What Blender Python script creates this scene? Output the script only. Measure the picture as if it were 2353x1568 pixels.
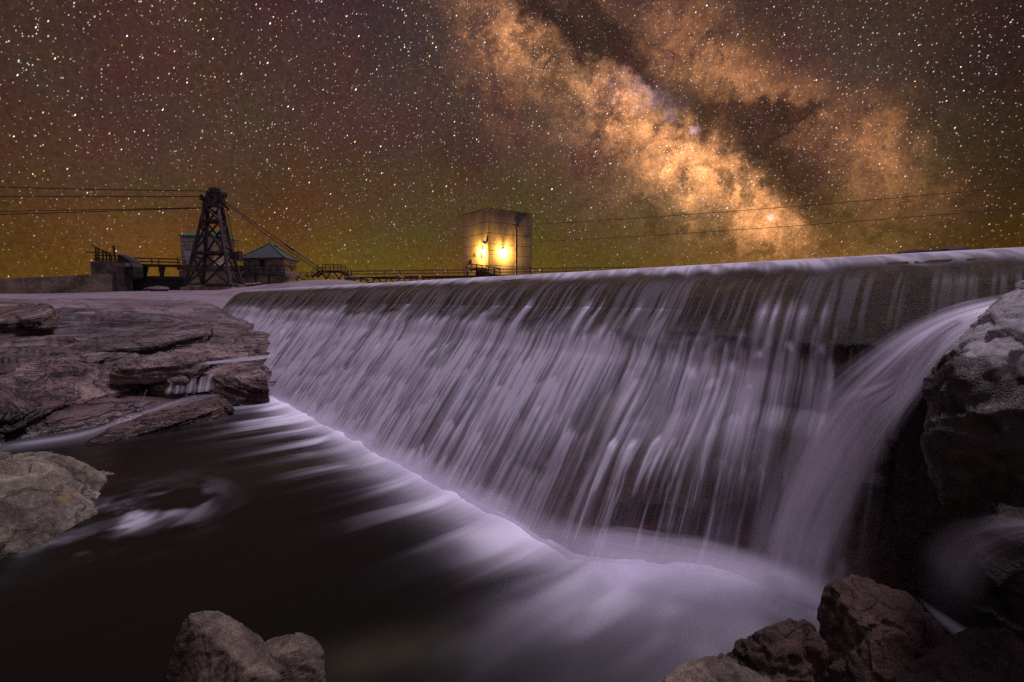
import bpy, bmesh, math, random
import numpy as np
from mathutils import Vector
from math import radians as R, sin, cos, pi

for o in list(bpy.data.objects):
    bpy.data.objects.remove(o)
SC = bpy.context.scene
COL = SC.collection

# ------------------------------------------------------------------ camera
F, CX, CY, HOR = 1046.0, 1176.5, 784.0, 687.0      # focal length, centre and horizon in units of a 2353 px wide frame
EYE = 2.2                                          # camera height above the pool
PITCH = math.atan((CY - HOR) / F)
cam = bpy.data.cameras.new('camera')
cam.sensor_width = 36.0
cam.lens = 36.0 * F / 2353.0
cam.clip_start, cam.clip_end = 0.05, 3000
camo = bpy.data.objects.new('camera', cam)
COL.objects.link(camo)
camo.location = (0, 0, EYE)
camo.rotation_euler = (pi / 2 - PITCH, 0, 0)
SC.camera = camo

CP, SP = cos(PITCH), sin(PITCH)
def ray(u, v):
    cx, cy = u - CX, CY - v
    return cx, F * CP + cy * SP, cy * CP - F * SP
def at_z(u, v, z=0.0):
    x, y, w = ray(u, v); t = (z - EYE) / w
    return Vector((x * t, y * t, z))
def at_y(u, v, Y):
    x, y, w = ray(u, v); t = Y / y
    return Vector((x * t, Y, EYE + w * t))
def proj(X, Y, Z):
    d = Y * CP - (Z - EYE) * SP
    up = Y * SP + (Z - EYE) * CP
    d = np.maximum(d, 1e-3)
    return CX + F * X / d, CY - F * up / d

# ------------------------------------------------------------------ node helper
class NT:
    def __init__(s, tree):
        s.t = tree; s.n = tree.nodes; s.l = tree.links
    def new(s, typ, **kw):
        n = s.n.new(typ)
        for k, v in kw.items(): setattr(n, k, v)
        return n
    def put(s, sock, v):
        if v is None: return
        if hasattr(v, 'is_output') or isinstance(v, bpy.types.NodeSocket): s.l.new(v, sock)
        else:
            if isinstance(v, (tuple, list)) and len(v) == 3 and sock.type == 'RGBA': v = (*v, 1)
            sock.default_value = v
    def m(s, op, a, b=None, c=None, clamp=False):
        n = s.new('ShaderNodeMath', operation=op, use_clamp=clamp)
        s.put(n.inputs[0], a); s.put(n.inputs[1], b); s.put(n.inputs[2], c)
        return n.outputs[0]
    def v(s, op, a, b=None, scale=None):
        n = s.new('ShaderNodeVectorMath', operation=op)
        s.put(n.inputs[0], a); s.put(n.inputs[1], b)
        if scale is not None: s.put(n.inputs['Scale'], scale)
        return n.outputs['Value'] if op in ('DOT_PRODUCT', 'LENGTH', 'DISTANCE') else n.outputs['Vector']
    def rng(s, x, a, b, c=0.0, d=1.0, smooth=True):
        n = s.new('ShaderNodeMapRange', interpolation_type='SMOOTHSTEP' if smooth else 'LINEAR')
        for k, q in zip(('Value', 'From Min', 'From Max', 'To Min', 'To Max'), (x, a, b, c, d)): s.put(n.inputs[k], q)
        return n.outputs[0]
    def noise(s, vec, scale, detail=4, rough=0.55, dist=0.0, out='Fac'):
        n = s.new('ShaderNodeTexNoise')
        s.put(n.inputs['Vector'], vec); s.put(n.inputs['Scale'], scale); s.put(n.inputs['Detail'], detail)
        s.put(n.inputs['Roughness'], rough); s.put(n.inputs['Distortion'], dist)
        return n.outputs[out]
    def mix(s, f, a, b, mode='MIX'):
        n = s.new('ShaderNodeMix', data_type='RGBA', blend_type=mode)
        s.put(n.inputs[0], f); s.put(n.inputs[6], a); s.put(n.inputs[7], b)
        return n.outputs[2]
    def xyz(s, vec):
        n = s.new('ShaderNodeSeparateXYZ'); s.put(n.inputs[0], vec); return n.outputs
    def comb(s, x, y, z=0.0):
        n = s.new('ShaderNodeCombineXYZ'); s.put(n.inputs[0], x); s.put(n.inputs[1], y); s.put(n.inputs[2], z)
        return n.outputs[0]
    def ramp(s, f, stops):
        n = s.new('ShaderNodeValToRGB'); e = n.color_ramp.elements
        while len(e) < len(stops): e.new(0.5)
        for q, (p, c) in zip(e, stops): q.position = p; q.color = (*c, 1)
        s.put(n.inputs[0], f); return n.outputs[0]

# ------------------------------------------------------------------ world: the night sky, its stars and the Milky Way
W = bpy.data.worlds.new('World'); SC.world = W; W.use_nodes = True
N = NT(W.node_tree); N.n.clear()
dirv = N.new('ShaderNodeTexCoord').outputs['Generated']
dx, dy, dz = N.xyz(dirv)
front = N.rng(dy, 0.03, 0.25)
ysafe = N.m('MAXIMUM', dy, 0.03)
U0 = N.m('DIVIDE', dx, ysafe); W0 = N.m('DIVIDE', dz, ysafe)
def sk(u, v):
    x, y, w = ray(u, v); return x / y, w / y
wn = N.noise(dirv, 9.0, 7, 0.62, out='Color')
wn = N.v('SUBTRACT', wn, (0.5, 0.5, 0.5))
wx, wy, wz = N.xyz(wn)
UU = N.m('ADD', U0, N.m('MULTIPLY', wx, 0.17)); WW = N.m('ADD', W0, N.m('MULTIPLY', wy, 0.15))
w2 = N.v('SUBTRACT', N.noise(N.v('ADD', dirv, (2.2, 5.5, 1.1)), 16.0, 7, 0.68, out='Color'), (0.5, 0.5, 0.5))
w2x, w2y, w2z = N.xyz(w2)
U2 = N.m('ADD', UU, N.m('MULTIPLY', w2x, 0.16)); V2 = N.m('ADD', WW, N.m('MULTIPLY', w2y, 0.16))
def blob(u, v, ru, rv, ang, amp, warp=True):
    c = sk(u, v); a = R(ang); k = 1.0 / F
    uu, ww = (U2, V2) if warp else (U0, W0)
    p = N.m('SUBTRACT', uu, c[0]); q = N.m('SUBTRACT', ww, c[1])
    e = N.m('ADD', N.m('MULTIPLY', p, cos(a)), N.m('MULTIPLY', q, sin(a)))
    g = N.m('SUBTRACT', N.m('MULTIPLY', q, cos(a)), N.m('MULTIPLY', p, sin(a)))
    e = N.m('DIVIDE', e, ru * k); g = N.m('DIVIDE', g, rv * k)
    r2 = N.m('ADD', N.m('MULTIPLY', e, e), N.m('MULTIPLY', g, g))
    return N.m('MULTIPLY', N.m('EXPONENT', N.m('MULTIPLY', r2, -1.0)), amp)
def total(L):
    t = L[0]
    for q in L[1:]: t = N.m('ADD', t, q)
    return t
# angle is counter-clockwise on the sky; the band runs down to the right
core = total([blob(1215, 100, 85, 105, -50, 0.42), blob(1330, 190, 100, 50, -45, 0.12), blob(1400, 225, 110, 80, -45, 0.22),
              blob(1500, 310, 150, 70, -45, 0.16), blob(1650, 400, 150, 55, -36, 0.55), blob(1560, 350, 120, 70, -45, 0.30),
              blob(1760, 490, 150, 75, -38, 0.30), blob(1840, 560, 190, 60, -20, 0.18), blob(1120, 20, 120, 70, -50, 0.12)])
haze_band = total([blob(1480, 300, 520, 150, -42, 0.13), blob(1750, 480, 480, 130, -20, 0.08)])
second = total([blob(1600, 90, 120, 90, -40, 0.13), blob(1690, 215, 150, 75, -40, 0.27), blob(1900, 290, 160, 80, -30, 0.15),
                blob(2010, 330, 190, 90, -20, 0.14), blob(1980, 420, 200, 80, -10, 0.08)])
pink = total([blob(1480, 212, 60, 26, -20, 0.34), blob(1595, 300, 10, 8, 0, 0.9, False), blob(1770, 500, 9, 7, 0, 0.7, False)])
rift = total([blob(1330, 60, 130, 50, -40, 0.7), blob(1460, 150, 120, 34, -42, 0.65), blob(1590, 262, 130, 34, -38, 0.8),
              blob(1755, 262, 90, 36, -10, 1.0), blob(1850, 262, 90, 22, 5, 0.8), blob(1760, 345, 120, 40, -42, 0.8),
              blob(1860, 420, 120, 50, -40, 0.6), blob(1290, 190, 24, 60, 10, 0.5), blob(1250, 20, 90, 40, -20, 0.6)])
cl = N.noise(N.v('ADD', dirv, N.v('SCALE', wn, scale=0.16)), 8.0, 9, 0.68, 0.0)
fil = N.m('ABSOLUTE', N.m('SUBTRACT', N.noise(N.v('ADD', dirv, N.v('SCALE', wn, scale=0.10)), 10.0, 7, 0.62), 0.5))
fil2 = N.m('ABSOLUTE', N.m('SUBTRACT', N.noise(N.v('ADD', dirv, N.v('SCALE', wn, scale=0.06)), 24.0, 6, 0.66), 0.5))
fil = N.m('MULTIPLY', N.rng(fil, 0.0, 0.05, 0.66, 1.0), N.rng(fil2, 0.0, 0.035, 0.7, 1.0))
clm = N.m('MULTIPLY', N.rng(cl, 0.36, 0.64, 0.35, 1.6, False), fil)
cl2 = N.noise(N.v('ADD', dirv, (3.1, 1.7, 0.4)), 26.0, 8, 0.72)
clm2 = N.rng(cl2, 0.34, 0.66, 0.6, 1.4, False)
dark = N.m('SUBTRACT', 1.0, N.m('MINIMUM', N.m('MULTIPLY', rift, N.rng(clm, 0.15, 1.7, 0.7, 1.5, False)), 0.90))
dust = N.rng(N.noise(N.v('ADD', N.v('ADD', dirv, (8.2, 1.1, 3.3)), N.v('SCALE', wn, scale=0.12)), 11.0, 9, 0.70), 0.52, 0.60)
lay = N.m('MULTIPLY', N.m('MULTIPLY', N.m('MULTIPLY', clm, clm2), dark), N.rng(dust, 0.0, 1.0, 1.12, 0.36, False))
mw_core = N.v('SCALE', (0.95, 0.37, 0.125), scale=N.m('MULTIPLY', core, lay))
mw_band = N.v('SCALE', (0.62, 0.34, 0.16), scale=N.m('MULTIPLY', haze_band, lay))
mw_sec = N.v('SCALE', (0.86, 0.34, 0.12), scale=N.m('MULTIPLY', second, lay))
mw_pink = N.v('SCALE', (0.85, 0.50, 0.52), scale=N.m('MULTIPLY', pink, clm2))
mw = N.v('ADD', N.v('ADD', mw_core, mw_band), N.v('ADD', mw_sec, mw_pink))
# base glow by height
elev = N.rng(dz, -0.02, 0.56, 0.0, 1.0, False)
base = N.ramp(elev, [(0.0, (0.150, 0.082, 0.009)), (0.13, (0.115, 0.062, 0.009)), (0.33, (0.075, 0.043, 0.018)),
                     (0.6, (0.062, 0.033, 0.025)), (1.0, (0.050, 0.025, 0.025))])
side = N.rng(U0, 0.62, 1.15, 1.0, 0.42)                 # the glow dies away towards the right
side2 = N.rng(U0, -1.25, -0.7, 0.72, 1.0)
base = N.v('SCALE', base, scale=N.m('MULTIPLY', side, side2))
tint = N.noise(N.v('ADD', dirv, (7.0, 2.0, 5.0)), 4.6, 5, 0.62, out='Color')
tint = N.v('ADD', N.v('SCALE', N.v('SUBTRACT', tint, (0.5, 0.5, 0.5)), scale=1.25), (1.04, 0.98, 1.0))
grain0 = N.noise(dirv, 240.0, 2, 0.8)
grain = N.rng(N.noise(dirv, 150.0, 2, 0.7), 0.25, 0.75, 0.72, 1.28, False)
base = N.v('SCALE', N.v('MULTIPLY', base, tint), scale=grain)
mw = N.v('SCALE', mw, scale=N.rng(grain0, 0.25, 0.75, 0.62, 1.38, False))
base = N.v('SCALE', base, scale=N.rng(dark, 0.1, 1.0, 0.55, 1.0, False))
# stars, each a short slanted trail
ax = Vector((0.62, 0.0, 0.78)).normalized()
along = N.v('DOT_PRODUCT', dirv, tuple(ax))
def stars(scale, r0, r1, stretch, keep, gain, off, dens=None):
    vec = N.v('SUBTRACT', dirv, N.v('SCALE', tuple(ax), scale=N.m('MULTIPLY', along, 1 - 1 / stretch)))
    vec = N.v('ADD', N.v('SCALE', vec, scale=scale), off)
    vn = N.new('ShaderNodeTexVoronoi', feature='F1', voronoi_dimensions='3D')
    N.put(vn.inputs['Vector'], vec); vn.inputs['Scale'].default_value = 1.0; vn.inputs['Randomness'].default_value = 1.0
    cr, cg, cb = N.xyz(vn.outputs['Color'])
    rad = N.m('ADD', r0, N.m('MULTIPLY', N.m('POWER', cr, 5.0), r1 - r0))
    s = N.rng(N.m('DIVIDE', vn.outputs['Distance'], rad), 0.35, 1.0, 1.0, 0.0)
    k = keep if dens is None else dens
    s = N.m('MULTIPLY', s, N.m('LESS_THAN', cg, k))
    s = N.m('MULTIPLY', s, N.m('ADD', 0.06, N.m('POWER', cr, 4.0)))
    colr = N.ramp(cb, [(0.0, (1.0, 0.50, 0.22)), (0.3, (1.0, 0.72, 0.40)), (0.55, (1.0, 0.86, 0.72)), (0.75, (0.80, 0.86, 1.0)), (0.93, (0.62, 0.72, 1.0)), (1.0, (1.0, 0.55, 0.70))])
    return N.v('SCALE', colr, scale=N.m('MULTIPLY', s, gain))
ext = N.rng(dz, 0.04, 0.34, 0.38, 1.0)
st = N.v('ADD', stars(170.0, 0.095, 0.17, 2.6, 0.95, 2.4, (1.3, 4.1, 2.2)), stars(95.0, 0.046, 0.085, 3.0, 0.75, 4.5, (5.1, 0.3, 9.2)))
st = N.v('ADD', st, stars(40.0, 0.024, 0.042, 2.6, 0.35, 9.0, (2.1, 8.3, 0.2)))
st = N.v('ADD', st, stars(240.0, 0.17, 0.28, 2.0, 0.95, 0.9, (9.3, 3.1, 4.2)))
dens = N.m('MULTIPLY', N.m('ADD', N.m('ADD', core, second), N.m('MULTIPLY', haze_band, 1.6)), front)
st = N.v('ADD', st, N.v('SCALE', stars(310.0, 0.20, 0.34, 1.5, 0.95, 2.6, (6.3, 2.7, 8.8)), scale=dens))
st = N.v('ADD', st, N.v('SCALE', stars(300.0, 0.17, 0.30, 1.6, 0.95, 0.8, (16.3, 12.7, 3.8)), scale=1.0))
st = N.v('SCALE', st, scale=N.m('MULTIPLY', ext, N.rng(dark, 0.1, 1.0, 0.5, 1.0, False)))
sky = N.v('ADD', N.v('ADD', N.v('SCALE', mw, scale=front), base), st)
# lilac sky glow overhead, added above the view to light the foreground
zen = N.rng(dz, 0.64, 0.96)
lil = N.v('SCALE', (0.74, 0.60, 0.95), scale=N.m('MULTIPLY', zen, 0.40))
back = N.m('MULTIPLY', N.rng(dy, 0.1, -0.7), N.rng(dz, -0.05, 0.4))  # fill glow added behind the camera to brighten faces turned that way
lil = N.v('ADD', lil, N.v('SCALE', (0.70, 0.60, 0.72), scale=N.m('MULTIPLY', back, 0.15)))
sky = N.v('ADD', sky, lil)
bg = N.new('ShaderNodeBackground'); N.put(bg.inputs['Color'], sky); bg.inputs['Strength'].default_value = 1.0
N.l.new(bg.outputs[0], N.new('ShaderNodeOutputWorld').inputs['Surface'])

# ------------------------------------------------------------------ sun (soft, as under a veiled twilight) and exposure
sun = bpy.data.lights.new('sun', 'SUN'); sun.energy = 2.25; sun.angle = R(14); sun.color = (0.97, 0.84, 1.0)
suno = bpy.data.objects.new('sun', sun); COL.objects.link(suno)
suno.rotation_euler = (R(-9), R(13), 0)          # light falls from high overhead, a little from beyond on the right
SC.view_settings.view_transform = 'Standard'; SC.view_settings.look = 'None'
SC.view_settings.exposure = 0.0; SC.view_settings.gamma = 1.0
SC.cycles.use_denoising = False
SC.cycles.max_bounces = 8; SC.cycles.transparent_max_bounces = 24
SC.cycles.sample_clamp_indirect = 4.0

# ------------------------------------------------------------------ numpy noise
def _h(ix, iy, iz, seed):
    h = (ix.astype(np.int64) * 374761393 + iy.astype(np.int64) * 668265263 + iz.astype(np.int64) * 2147483647 + seed * 1274126177) & 0xffffffff
    h = ((h ^ (h >> 13)) * 1274126177) & 0xffffffff
    h = ((h ^ (h >> 16)) * 2246822519) & 0xffffffff
    return ((h ^ (h >> 15)) & 0xffff) / 65535.0
def vn(x, y, z=None, seed=0):
    x = np.asarray(x, float); y = np.asarray(y, float)
    x, y = np.broadcast_arrays(x, y)
    ix = np.floor(x); iy = np.floor(y); fx = x - ix; fy = y - iy
    fx = fx * fx * fx * (fx * (fx * 6 - 15) + 10); fy = fy * fy * fy * (fy * (fy * 6 - 15) + 10)
    def lay(iz):
        a = _h(ix, iy, iz, seed); b = _h(ix + 1, iy, iz, seed); c = _h(ix, iy + 1, iz, seed); d = _h(ix + 1, iy + 1, iz, seed)
        return (a * (1 - fx) + b * fx) * (1 - fy) + (c * (1 - fx) + d * fx) * fy
    if z is None: return lay(np.zeros_like(ix))
    z = np.broadcast_to(np.asarray(z, float), x.shape); iz = np.floor(z); fz = z - iz; fz = fz * fz * (3 - 2 * fz)
    return lay(iz) * (1 - fz) + lay(iz + 1) * fz
def fbm(x, y, z=None, o=4, seed=0, g=0.5):
    t = 0; a = 1; s = 0
    for k in range(o):
        t = t + a * vn(np.asarray(x) * 2 ** k, np.asarray(y) * 2 ** k, None if z is None else np.asarray(z) * 2 ** k, seed + 17 * k); s += a; a *= g
    return t / s
def ss(x, a, b):
    t = np.clip((np.asarray(x, float) - a) / (b - a), 0, 1); return t * t * (3 - 2 * t)

# ------------------------------------------------------------------ object helpers
def tag(o, label=None, cat=None, group=None, kind=None):
    if label: o['label'] = label
    if cat: o['category'] = cat
    if group: o['group'] = group
    if kind: o['kind'] = kind
    return o
def link(name, me, mat=None, parent=None, smooth=False):
    o = bpy.data.objects.new(name, me); COL.objects.link(o)
    if mat: me.materials.append(mat)
    if parent: o.parent = parent; o.matrix_parent_inverse = parent.matrix_basis.inverted() if False else o.matrix_parent_inverse
    if smooth: me.polygons.foreach_set('use_smooth', [True] * len(me.polygons))
    return o
def empty(name, loc, label, cat, group=None):
    o = bpy.data.objects.new(name, None); COL.objects.link(o); o.location = loc; o.empty_display_size = 0.3
    return tag(o, label, cat, group)
class MB:
    """collects shapes in world space; build() makes one mesh, placed relative to its parent"""
    def __init__(s): s.v = []; s.f = []
    def poly(s, vs, fs):
        b = len(s.v); s.v += [Vector(p) for p in vs]; s.f += [[b + i for i in f] for f in fs]; return s
    def box(s, lo, hi):
        x0, y0, z0 = lo; x1, y1, z1 = hi
        return s.poly([(x0, y0, z0), (x1, y0, z0), (x1, y1, z0), (x0, y1, z0), (x0, y0, z1), (x1, y0, z1), (x1, y1, z1), (x0, y1, z1)],
                      [(3, 2, 1, 0), (4, 5, 6, 7), (0, 1, 5, 4), (1, 2, 6, 5), (2, 3, 7, 6), (3, 0, 4, 7)])
    def beam(s, p, q, w, h=None, up=(0, 0, 1)):
        p = Vector(p); q = Vector(q); h = h or w; d = (q - p).normalized(); up = Vector(up)
        if abs(d.dot(up)) > 0.97: up = Vector((0, 1, 0))
        a = d.cross(up).normalized() * w / 2; b = a.cross(d).normalized() * h / 2
        vs = [p - a - b, p + a - b, p + a + b, p - a + b, q - a - b, q + a - b, q + a + b, q - a + b]
        return s.poly(vs, [(3, 2, 1, 0), (4, 5, 6, 7), (0, 1, 5, 4), (1, 2, 6, 5), (2, 3, 7, 6), (3, 0, 4, 7)])
    def tube(s, pts, r, n=8, r2=None):
        pts = [Vector(p) for p in pts]; rings = []
        for i, p in enumerate(pts):
            d = (pts[min(i + 1, len(pts) - 1)] - pts[max(i - 1, 0)]).normalized()
            up = Vector((0, 0, 1)) if abs(d.z) < 0.95 else Vector((1, 0, 0))
            a = d.cross(up).normalized(); b = a.cross(d).normalized()
            rr = r if r2 is None else r + (r2 - r) * i / (len(pts) - 1)
            rings.append([p + (a * cos(2 * pi * k / n) + b * sin(2 * pi * k / n)) * rr for k in range(n)])
        vs = [p for g in rings for p in g]; fs = []
        for i in range(len(rings) - 1):
            for k in range(n):
                fs.append((i * n + k, i * n + (k + 1) % n, (i + 1) * n + (k + 1) % n, (i + 1) * n + k))
        fs.append(tuple(range(n))[::-1]); fs.append(tuple((len(rings) - 1) * n + k for k in range(n)))
        return s.poly(vs, fs)
    def prism(s, foot, z0, z1):
        n = len(foot)
        return s.poly([(p[0], p[1], z0) for p in foot] + [(p[0], p[1], z1) for p in foot],
                      [tuple(range(n))[::-1], tuple(range(n, 2 * n))] + [(i, (i + 1) % n, n + (i + 1) % n, n + i) for i in range(n)])
    def build(s, name, mat, parent=None, origin=None, smooth=False):
        og = Vector((0, 0, 0)); q = parent
        while q: og += q.location; q = q.parent
        loc = Vector((0, 0, 0))
        if origin is not None: loc = Vector(origin) - og
        me = bpy.data.meshes.new(name)
        me.from_pydata([tuple(v - og - loc) for v in s.v], [], s.f); me.update()
        bm = bmesh.new(); bm.from_mesh(me); bmesh.ops.recalc_face_normals(bm, faces=bm.faces); bm.to_mesh(me); bm.free()
        o = link(name, me, mat, parent, smooth); o.location = loc
        return o
def grid_mesh(name, P, mat, attrs=None, keep=None, smooth=True):
    """P: (n, m, 3) array -> one grid mesh, with float point attributes"""
    n, m, _ = P.shape
    idx = np.arange(n * m).reshape(n, m)
    q = np.stack([idx[:-1, :-1], idx[1:, :-1], idx[1:, 1:], idx[:-1, 1:]], -1).reshape(-1, 4)
    V = P.reshape(-1, 3)
    A = {k: a.reshape(-1) for k, a in (attrs or {}).items()}
    if keep is not None:
        kk = keep.reshape(-1); q = q[kk[q].all(1)]
        used = np.zeros(len(V), bool); used[q.ravel()] = True
        re = np.cumsum(used) - 1; q = re[q]; V = V[used]; A = {k: a[used] for k, a in A.items()}
    me = bpy.data.meshes.new(name)
    me.vertices.add(len(V)); me.vertices.foreach_set('co', V.astype(np.float32).ravel())
    me.loops.add(q.size); me.loops.foreach_set('vertex_index', q.astype(np.int32).ravel())
    me.polygons.add(len(q)); me.polygons.foreach_set('loop_start', np.arange(0, q.size, 4, dtype=np.int32))
    me.update(calc_edges=True)
    for k, a in A.items():
        at = me.attributes.new(k, 'FLOAT', 'POINT'); at.data.foreach_set('value', a.astype(np.float32))
    o = link(name, me, mat, None, smooth)
    return o

# ------------------------------------------------------------------ materials
def mat(name):
    m = bpy.data.materials.new(name); m.use_nodes = True
    n = NT(m.node_tree); n.n.clear()
    n.out = n.new('ShaderNodeOutputMaterial'); n.pos = n.new('ShaderNodeNewGeometry').outputs['Position']
    return m, n
def princ(n, col, rough=0.8, bump=None, bstr=0.4, bdist=0.02, spec=0.35, metal=0.0):
    p = n.new('ShaderNodeBsdfPrincipled')
    n.put(p.inputs['Base Color'], col); n.put(p.inputs['Roughness'], rough)
    p.inputs['Specular IOR Level'].default_value = spec; p.inputs['Metallic'].default_value = metal
    if bump is not None:
        b = n.new('ShaderNodeBump'); b.inputs['Strength'].default_value = bstr; b.inputs['Distance'].default_value = bdist
        n.put(b.inputs['Height'], bump); n.l.new(b.outputs[0], p.inputs['Normal'])
    return p
def rock_mat(name, c0, c1, c2, scale=6.0, bstr=0.7, bdist=0.02, wet=None, crack=0.6, stain=None, stretch=None):
    m, n = mat(name); pos = n.pos
    if stretch:
        pos = n.v('MULTIPLY', pos, stretch)
    a = n.noise(pos, scale * 0.35, 6, 0.6, 0.4); b = n.noise(pos, scale * 3.0, 8, 0.7); c = n.noise(pos, scale * 16.0, 5, 0.75)
    f = n.m('ADD', n.m('MULTIPLY', a, 0.5), n.m('ADD', n.m('MULTIPLY', b, 0.35), n.m('MULTIPLY', c, 0.15)))
    col = n.ramp(f, [(0.40, c0), (0.5, c1), (0.60, c2)])
    sp = n.rng(n.noise(pos, scale * 34.0, 3, 0.6), 0.38, 0.62, 0.45, 1.4, False)
    col = n.v('SCALE', col, scale=sp)
    vo = n.new('ShaderNodeTexVoronoi', feature='DISTANCE_TO_EDGE'); n.put(vo.inputs['Vector'], n.v('ADD', pos, n.v('SCALE', n.noise(pos, scale * 0.8, 4, 0.6, out='Color'), scale=0.5)))
    vo.inputs['Scale'].default_value = scale * 0.28
    ck = n.rng(vo.outputs['Distance'], 0.0, 0.035)
    col = n.v('SCALE', col, scale=n.rng(ck, 0, 1, 1 - crack, 1.0, False))
    if stain:
        sc, smin, colr = stain
        sf = n.rng(n.noise(n.v('ADD', pos, (4.4, 1.2, 7.7)), sc, 5, 0.6), smin, smin + 0.08)
        col = n.mix(sf, col, colr)
    h = n.m('ADD', n.m('MULTIPLY', b, 0.6), n.m('ADD', n.m('MULTIPLY', c, 0.35), n.m('MULTIPLY', ck, 0.25)))
    rough = n.rng(a, 0.38, 0.62, 0.42, 0.85, False) if wet is not None else 0.75
    if wet is not None:
        z = n.xyz(n.pos)[2]
        w = n.rng(n.m('ADD', z, n.m('MULTIPLY', a, 0.3)), wet[0], wet[1], 1.0, 0.0)
        col = n.mix(w, col, n.v('MULTIPLY', col, wet[2])); rough = n.m('MULTIPLY', rough, n.rng(w, 0, 1, 1.0, 0.45, False))
    p = princ(n, col, rough, h, bstr, bdist * 2.5)
    n.l.new(p.outputs[0], n.out.inputs['Surface']); return m
def plain_mat(name, c0, c1, scale=3.0, rough=0.75, bstr=0.3, bdist=0.01, metal=0.0, spec=0.35, vert=1.0):
    m, n = mat(name)
    pos = n.v('MULTIPLY', n.pos, (1, 1, vert))
    a = n.noise(pos, scale, 6, 0.65); b = n.noise(pos, scale * 7, 4, 0.6)
    f = n.m('ADD', n.m('MULTIPLY', a, 0.7), n.m('MULTIPLY', b, 0.3))
    p = princ(n, n.ramp(f, [(0.39, c0), (0.61, c1)]), rough, f, bstr, bdist, spec, metal)
    n.l.new(p.outputs[0], n.out.inputs['Surface']); return m

def white_water(name, tint=(0.79, 0.755, 0.90)):
    m, n = mat(name)
    at = n.new('ShaderNodeAttribute', attribute_name='foam').outputs['Fac']
    d = n.new('ShaderNodeBsdfDiffuse'); n.put(d.inputs['Color'], tint)
    t = n.new('ShaderNodeBsdfTranslucent'); n.put(t.inputs['Color'], tint)
    mx = n.new('ShaderNodeMixShader'); mx.inputs[0].default_value = 0.30
    n.l.new(d.outputs[0], mx.inputs[1]); n.l.new(t.outputs[0], mx.inputs[2])
    g = n.new('ShaderNodeBsdfGlossy'); n.put(g.inputs['Color'], (1, 1, 1)); g.inputs['Roughness'].default_value = 0.32
    m2 = n.new('ShaderNodeMixShader'); m2.inputs[0].default_value = 0.05
    n.l.new(mx.outputs[0], m2.inputs[1]); n.l.new(g.outputs[0], m2.inputs[2])
    tr = n.new('ShaderNodeBsdfTransparent')
    m3 = n.new('ShaderNodeMixShader'); n.put(m3.inputs[0], at)
    n.l.new(tr.outputs[0], m3.inputs[1]); n.l.new(m2.outputs[0], m3.inputs[2])
    n.l.new(m3.outputs[0], n.out.inputs['Surface']); return m
M_WHITE = white_water('white_water')

# ------------------------------------------------------------------ dam geometry (local axes: s across the dam, a along it)
DX, DY = -0.677, 0.736
NX, NY = 0.736, 0.677
def sa(x, y): return x * NX + y * NY, x * DX + y * DY
def sbase(a):                                       # how far out the foot of the face stands
    return 2.85 + 0.86 * ss(-np.asarray(a, float), -2.9, -0.9) + 0.04 * ss(-np.asarray(a, float), -0.5, 2.0)
CREST = [(8.5, 2.45), (7.2, 2.55), (6.2, 2.61), (5.65, 2.615), (5.35, 2.58), (5.10, 2.51), (4.90, 2.41), (4.75, 2.29), (4.64, 2.16), (4.54, 2.02)]
def dam_rows(nc, nf):
    c = np.array(CREST); L = np.r_[0, np.cumsum(np.hypot(*np.diff(c, axis=0).T))]
    t = np.linspace(0, 1, nc) ** 0.75 * L[-1]
    # smooth crest by cubic-ish resampling
    cs = np.interp(t, L, c[:, 0]); cz = np.interp(t, L, c[:, 1])
    for _ in range(3):
        cs[1:-1] = (cs[:-2] + 2 * cs[1:-1] + cs[2:]) / 4; cz[1:-1] = (cz[:-2] + 2 * cz[1:-1] + cz[2:]) / 4
    return cs, cz, np.linspace(0, 1, nf + 1)[1:]
def dam_grid(A, nc, nf, zbot=-0.45):
    cs, cz, ft = dam_rows(nc, nf)
    S = np.zeros((len(A), nc + nf)); Z = np.zeros_like(S)
    S[:, :nc] = cs; Z[:, :nc] = cz
    sb = sbase(A)[:, None]
    zf = 2.02 + (zbot - 2.02) * ft[None, :]
    k = (2.02 - zf) / 2.02
    S[:, nc:] = 4.54 - (4.54 - sb) * k ** 0.90; Z[:, nc:] = zf
    bul = np.exp(-np.abs((A - 2.0) / 0.55) ** 3)[:, None] * ss(zf + 0.16 * np.sin(A * 7.0)[:, None], 1.30, 0.72) + 0.5 * np.exp(-((A - 1.0) / 0.35) ** 2)[:, None] * ss(zf, 1.3, 1.1)
    S[:, nc:] -= 0.17 * bul
    Z = Z - (np.clip((A - 23.5) / 3.5, 0, None) ** 2)[:, None] * 1.3
    vv = np.r_[4.54 - cs, ft * 3.0]      # rough metres below the lip (negative on the crest)
    return S, Z, vv
def to_world(S, Aa, Z):
    return np.stack([S * NX + Aa * DX, S * NY + Aa * DY, Z], -1)
def avals(a0, a1, k):
    out = [a0]
    while out[-1] < a1: out.append(out[-1] + k * math.sqrt(11 + max(out[-1], 0) ** 2))
    return np.array(out)

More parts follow.
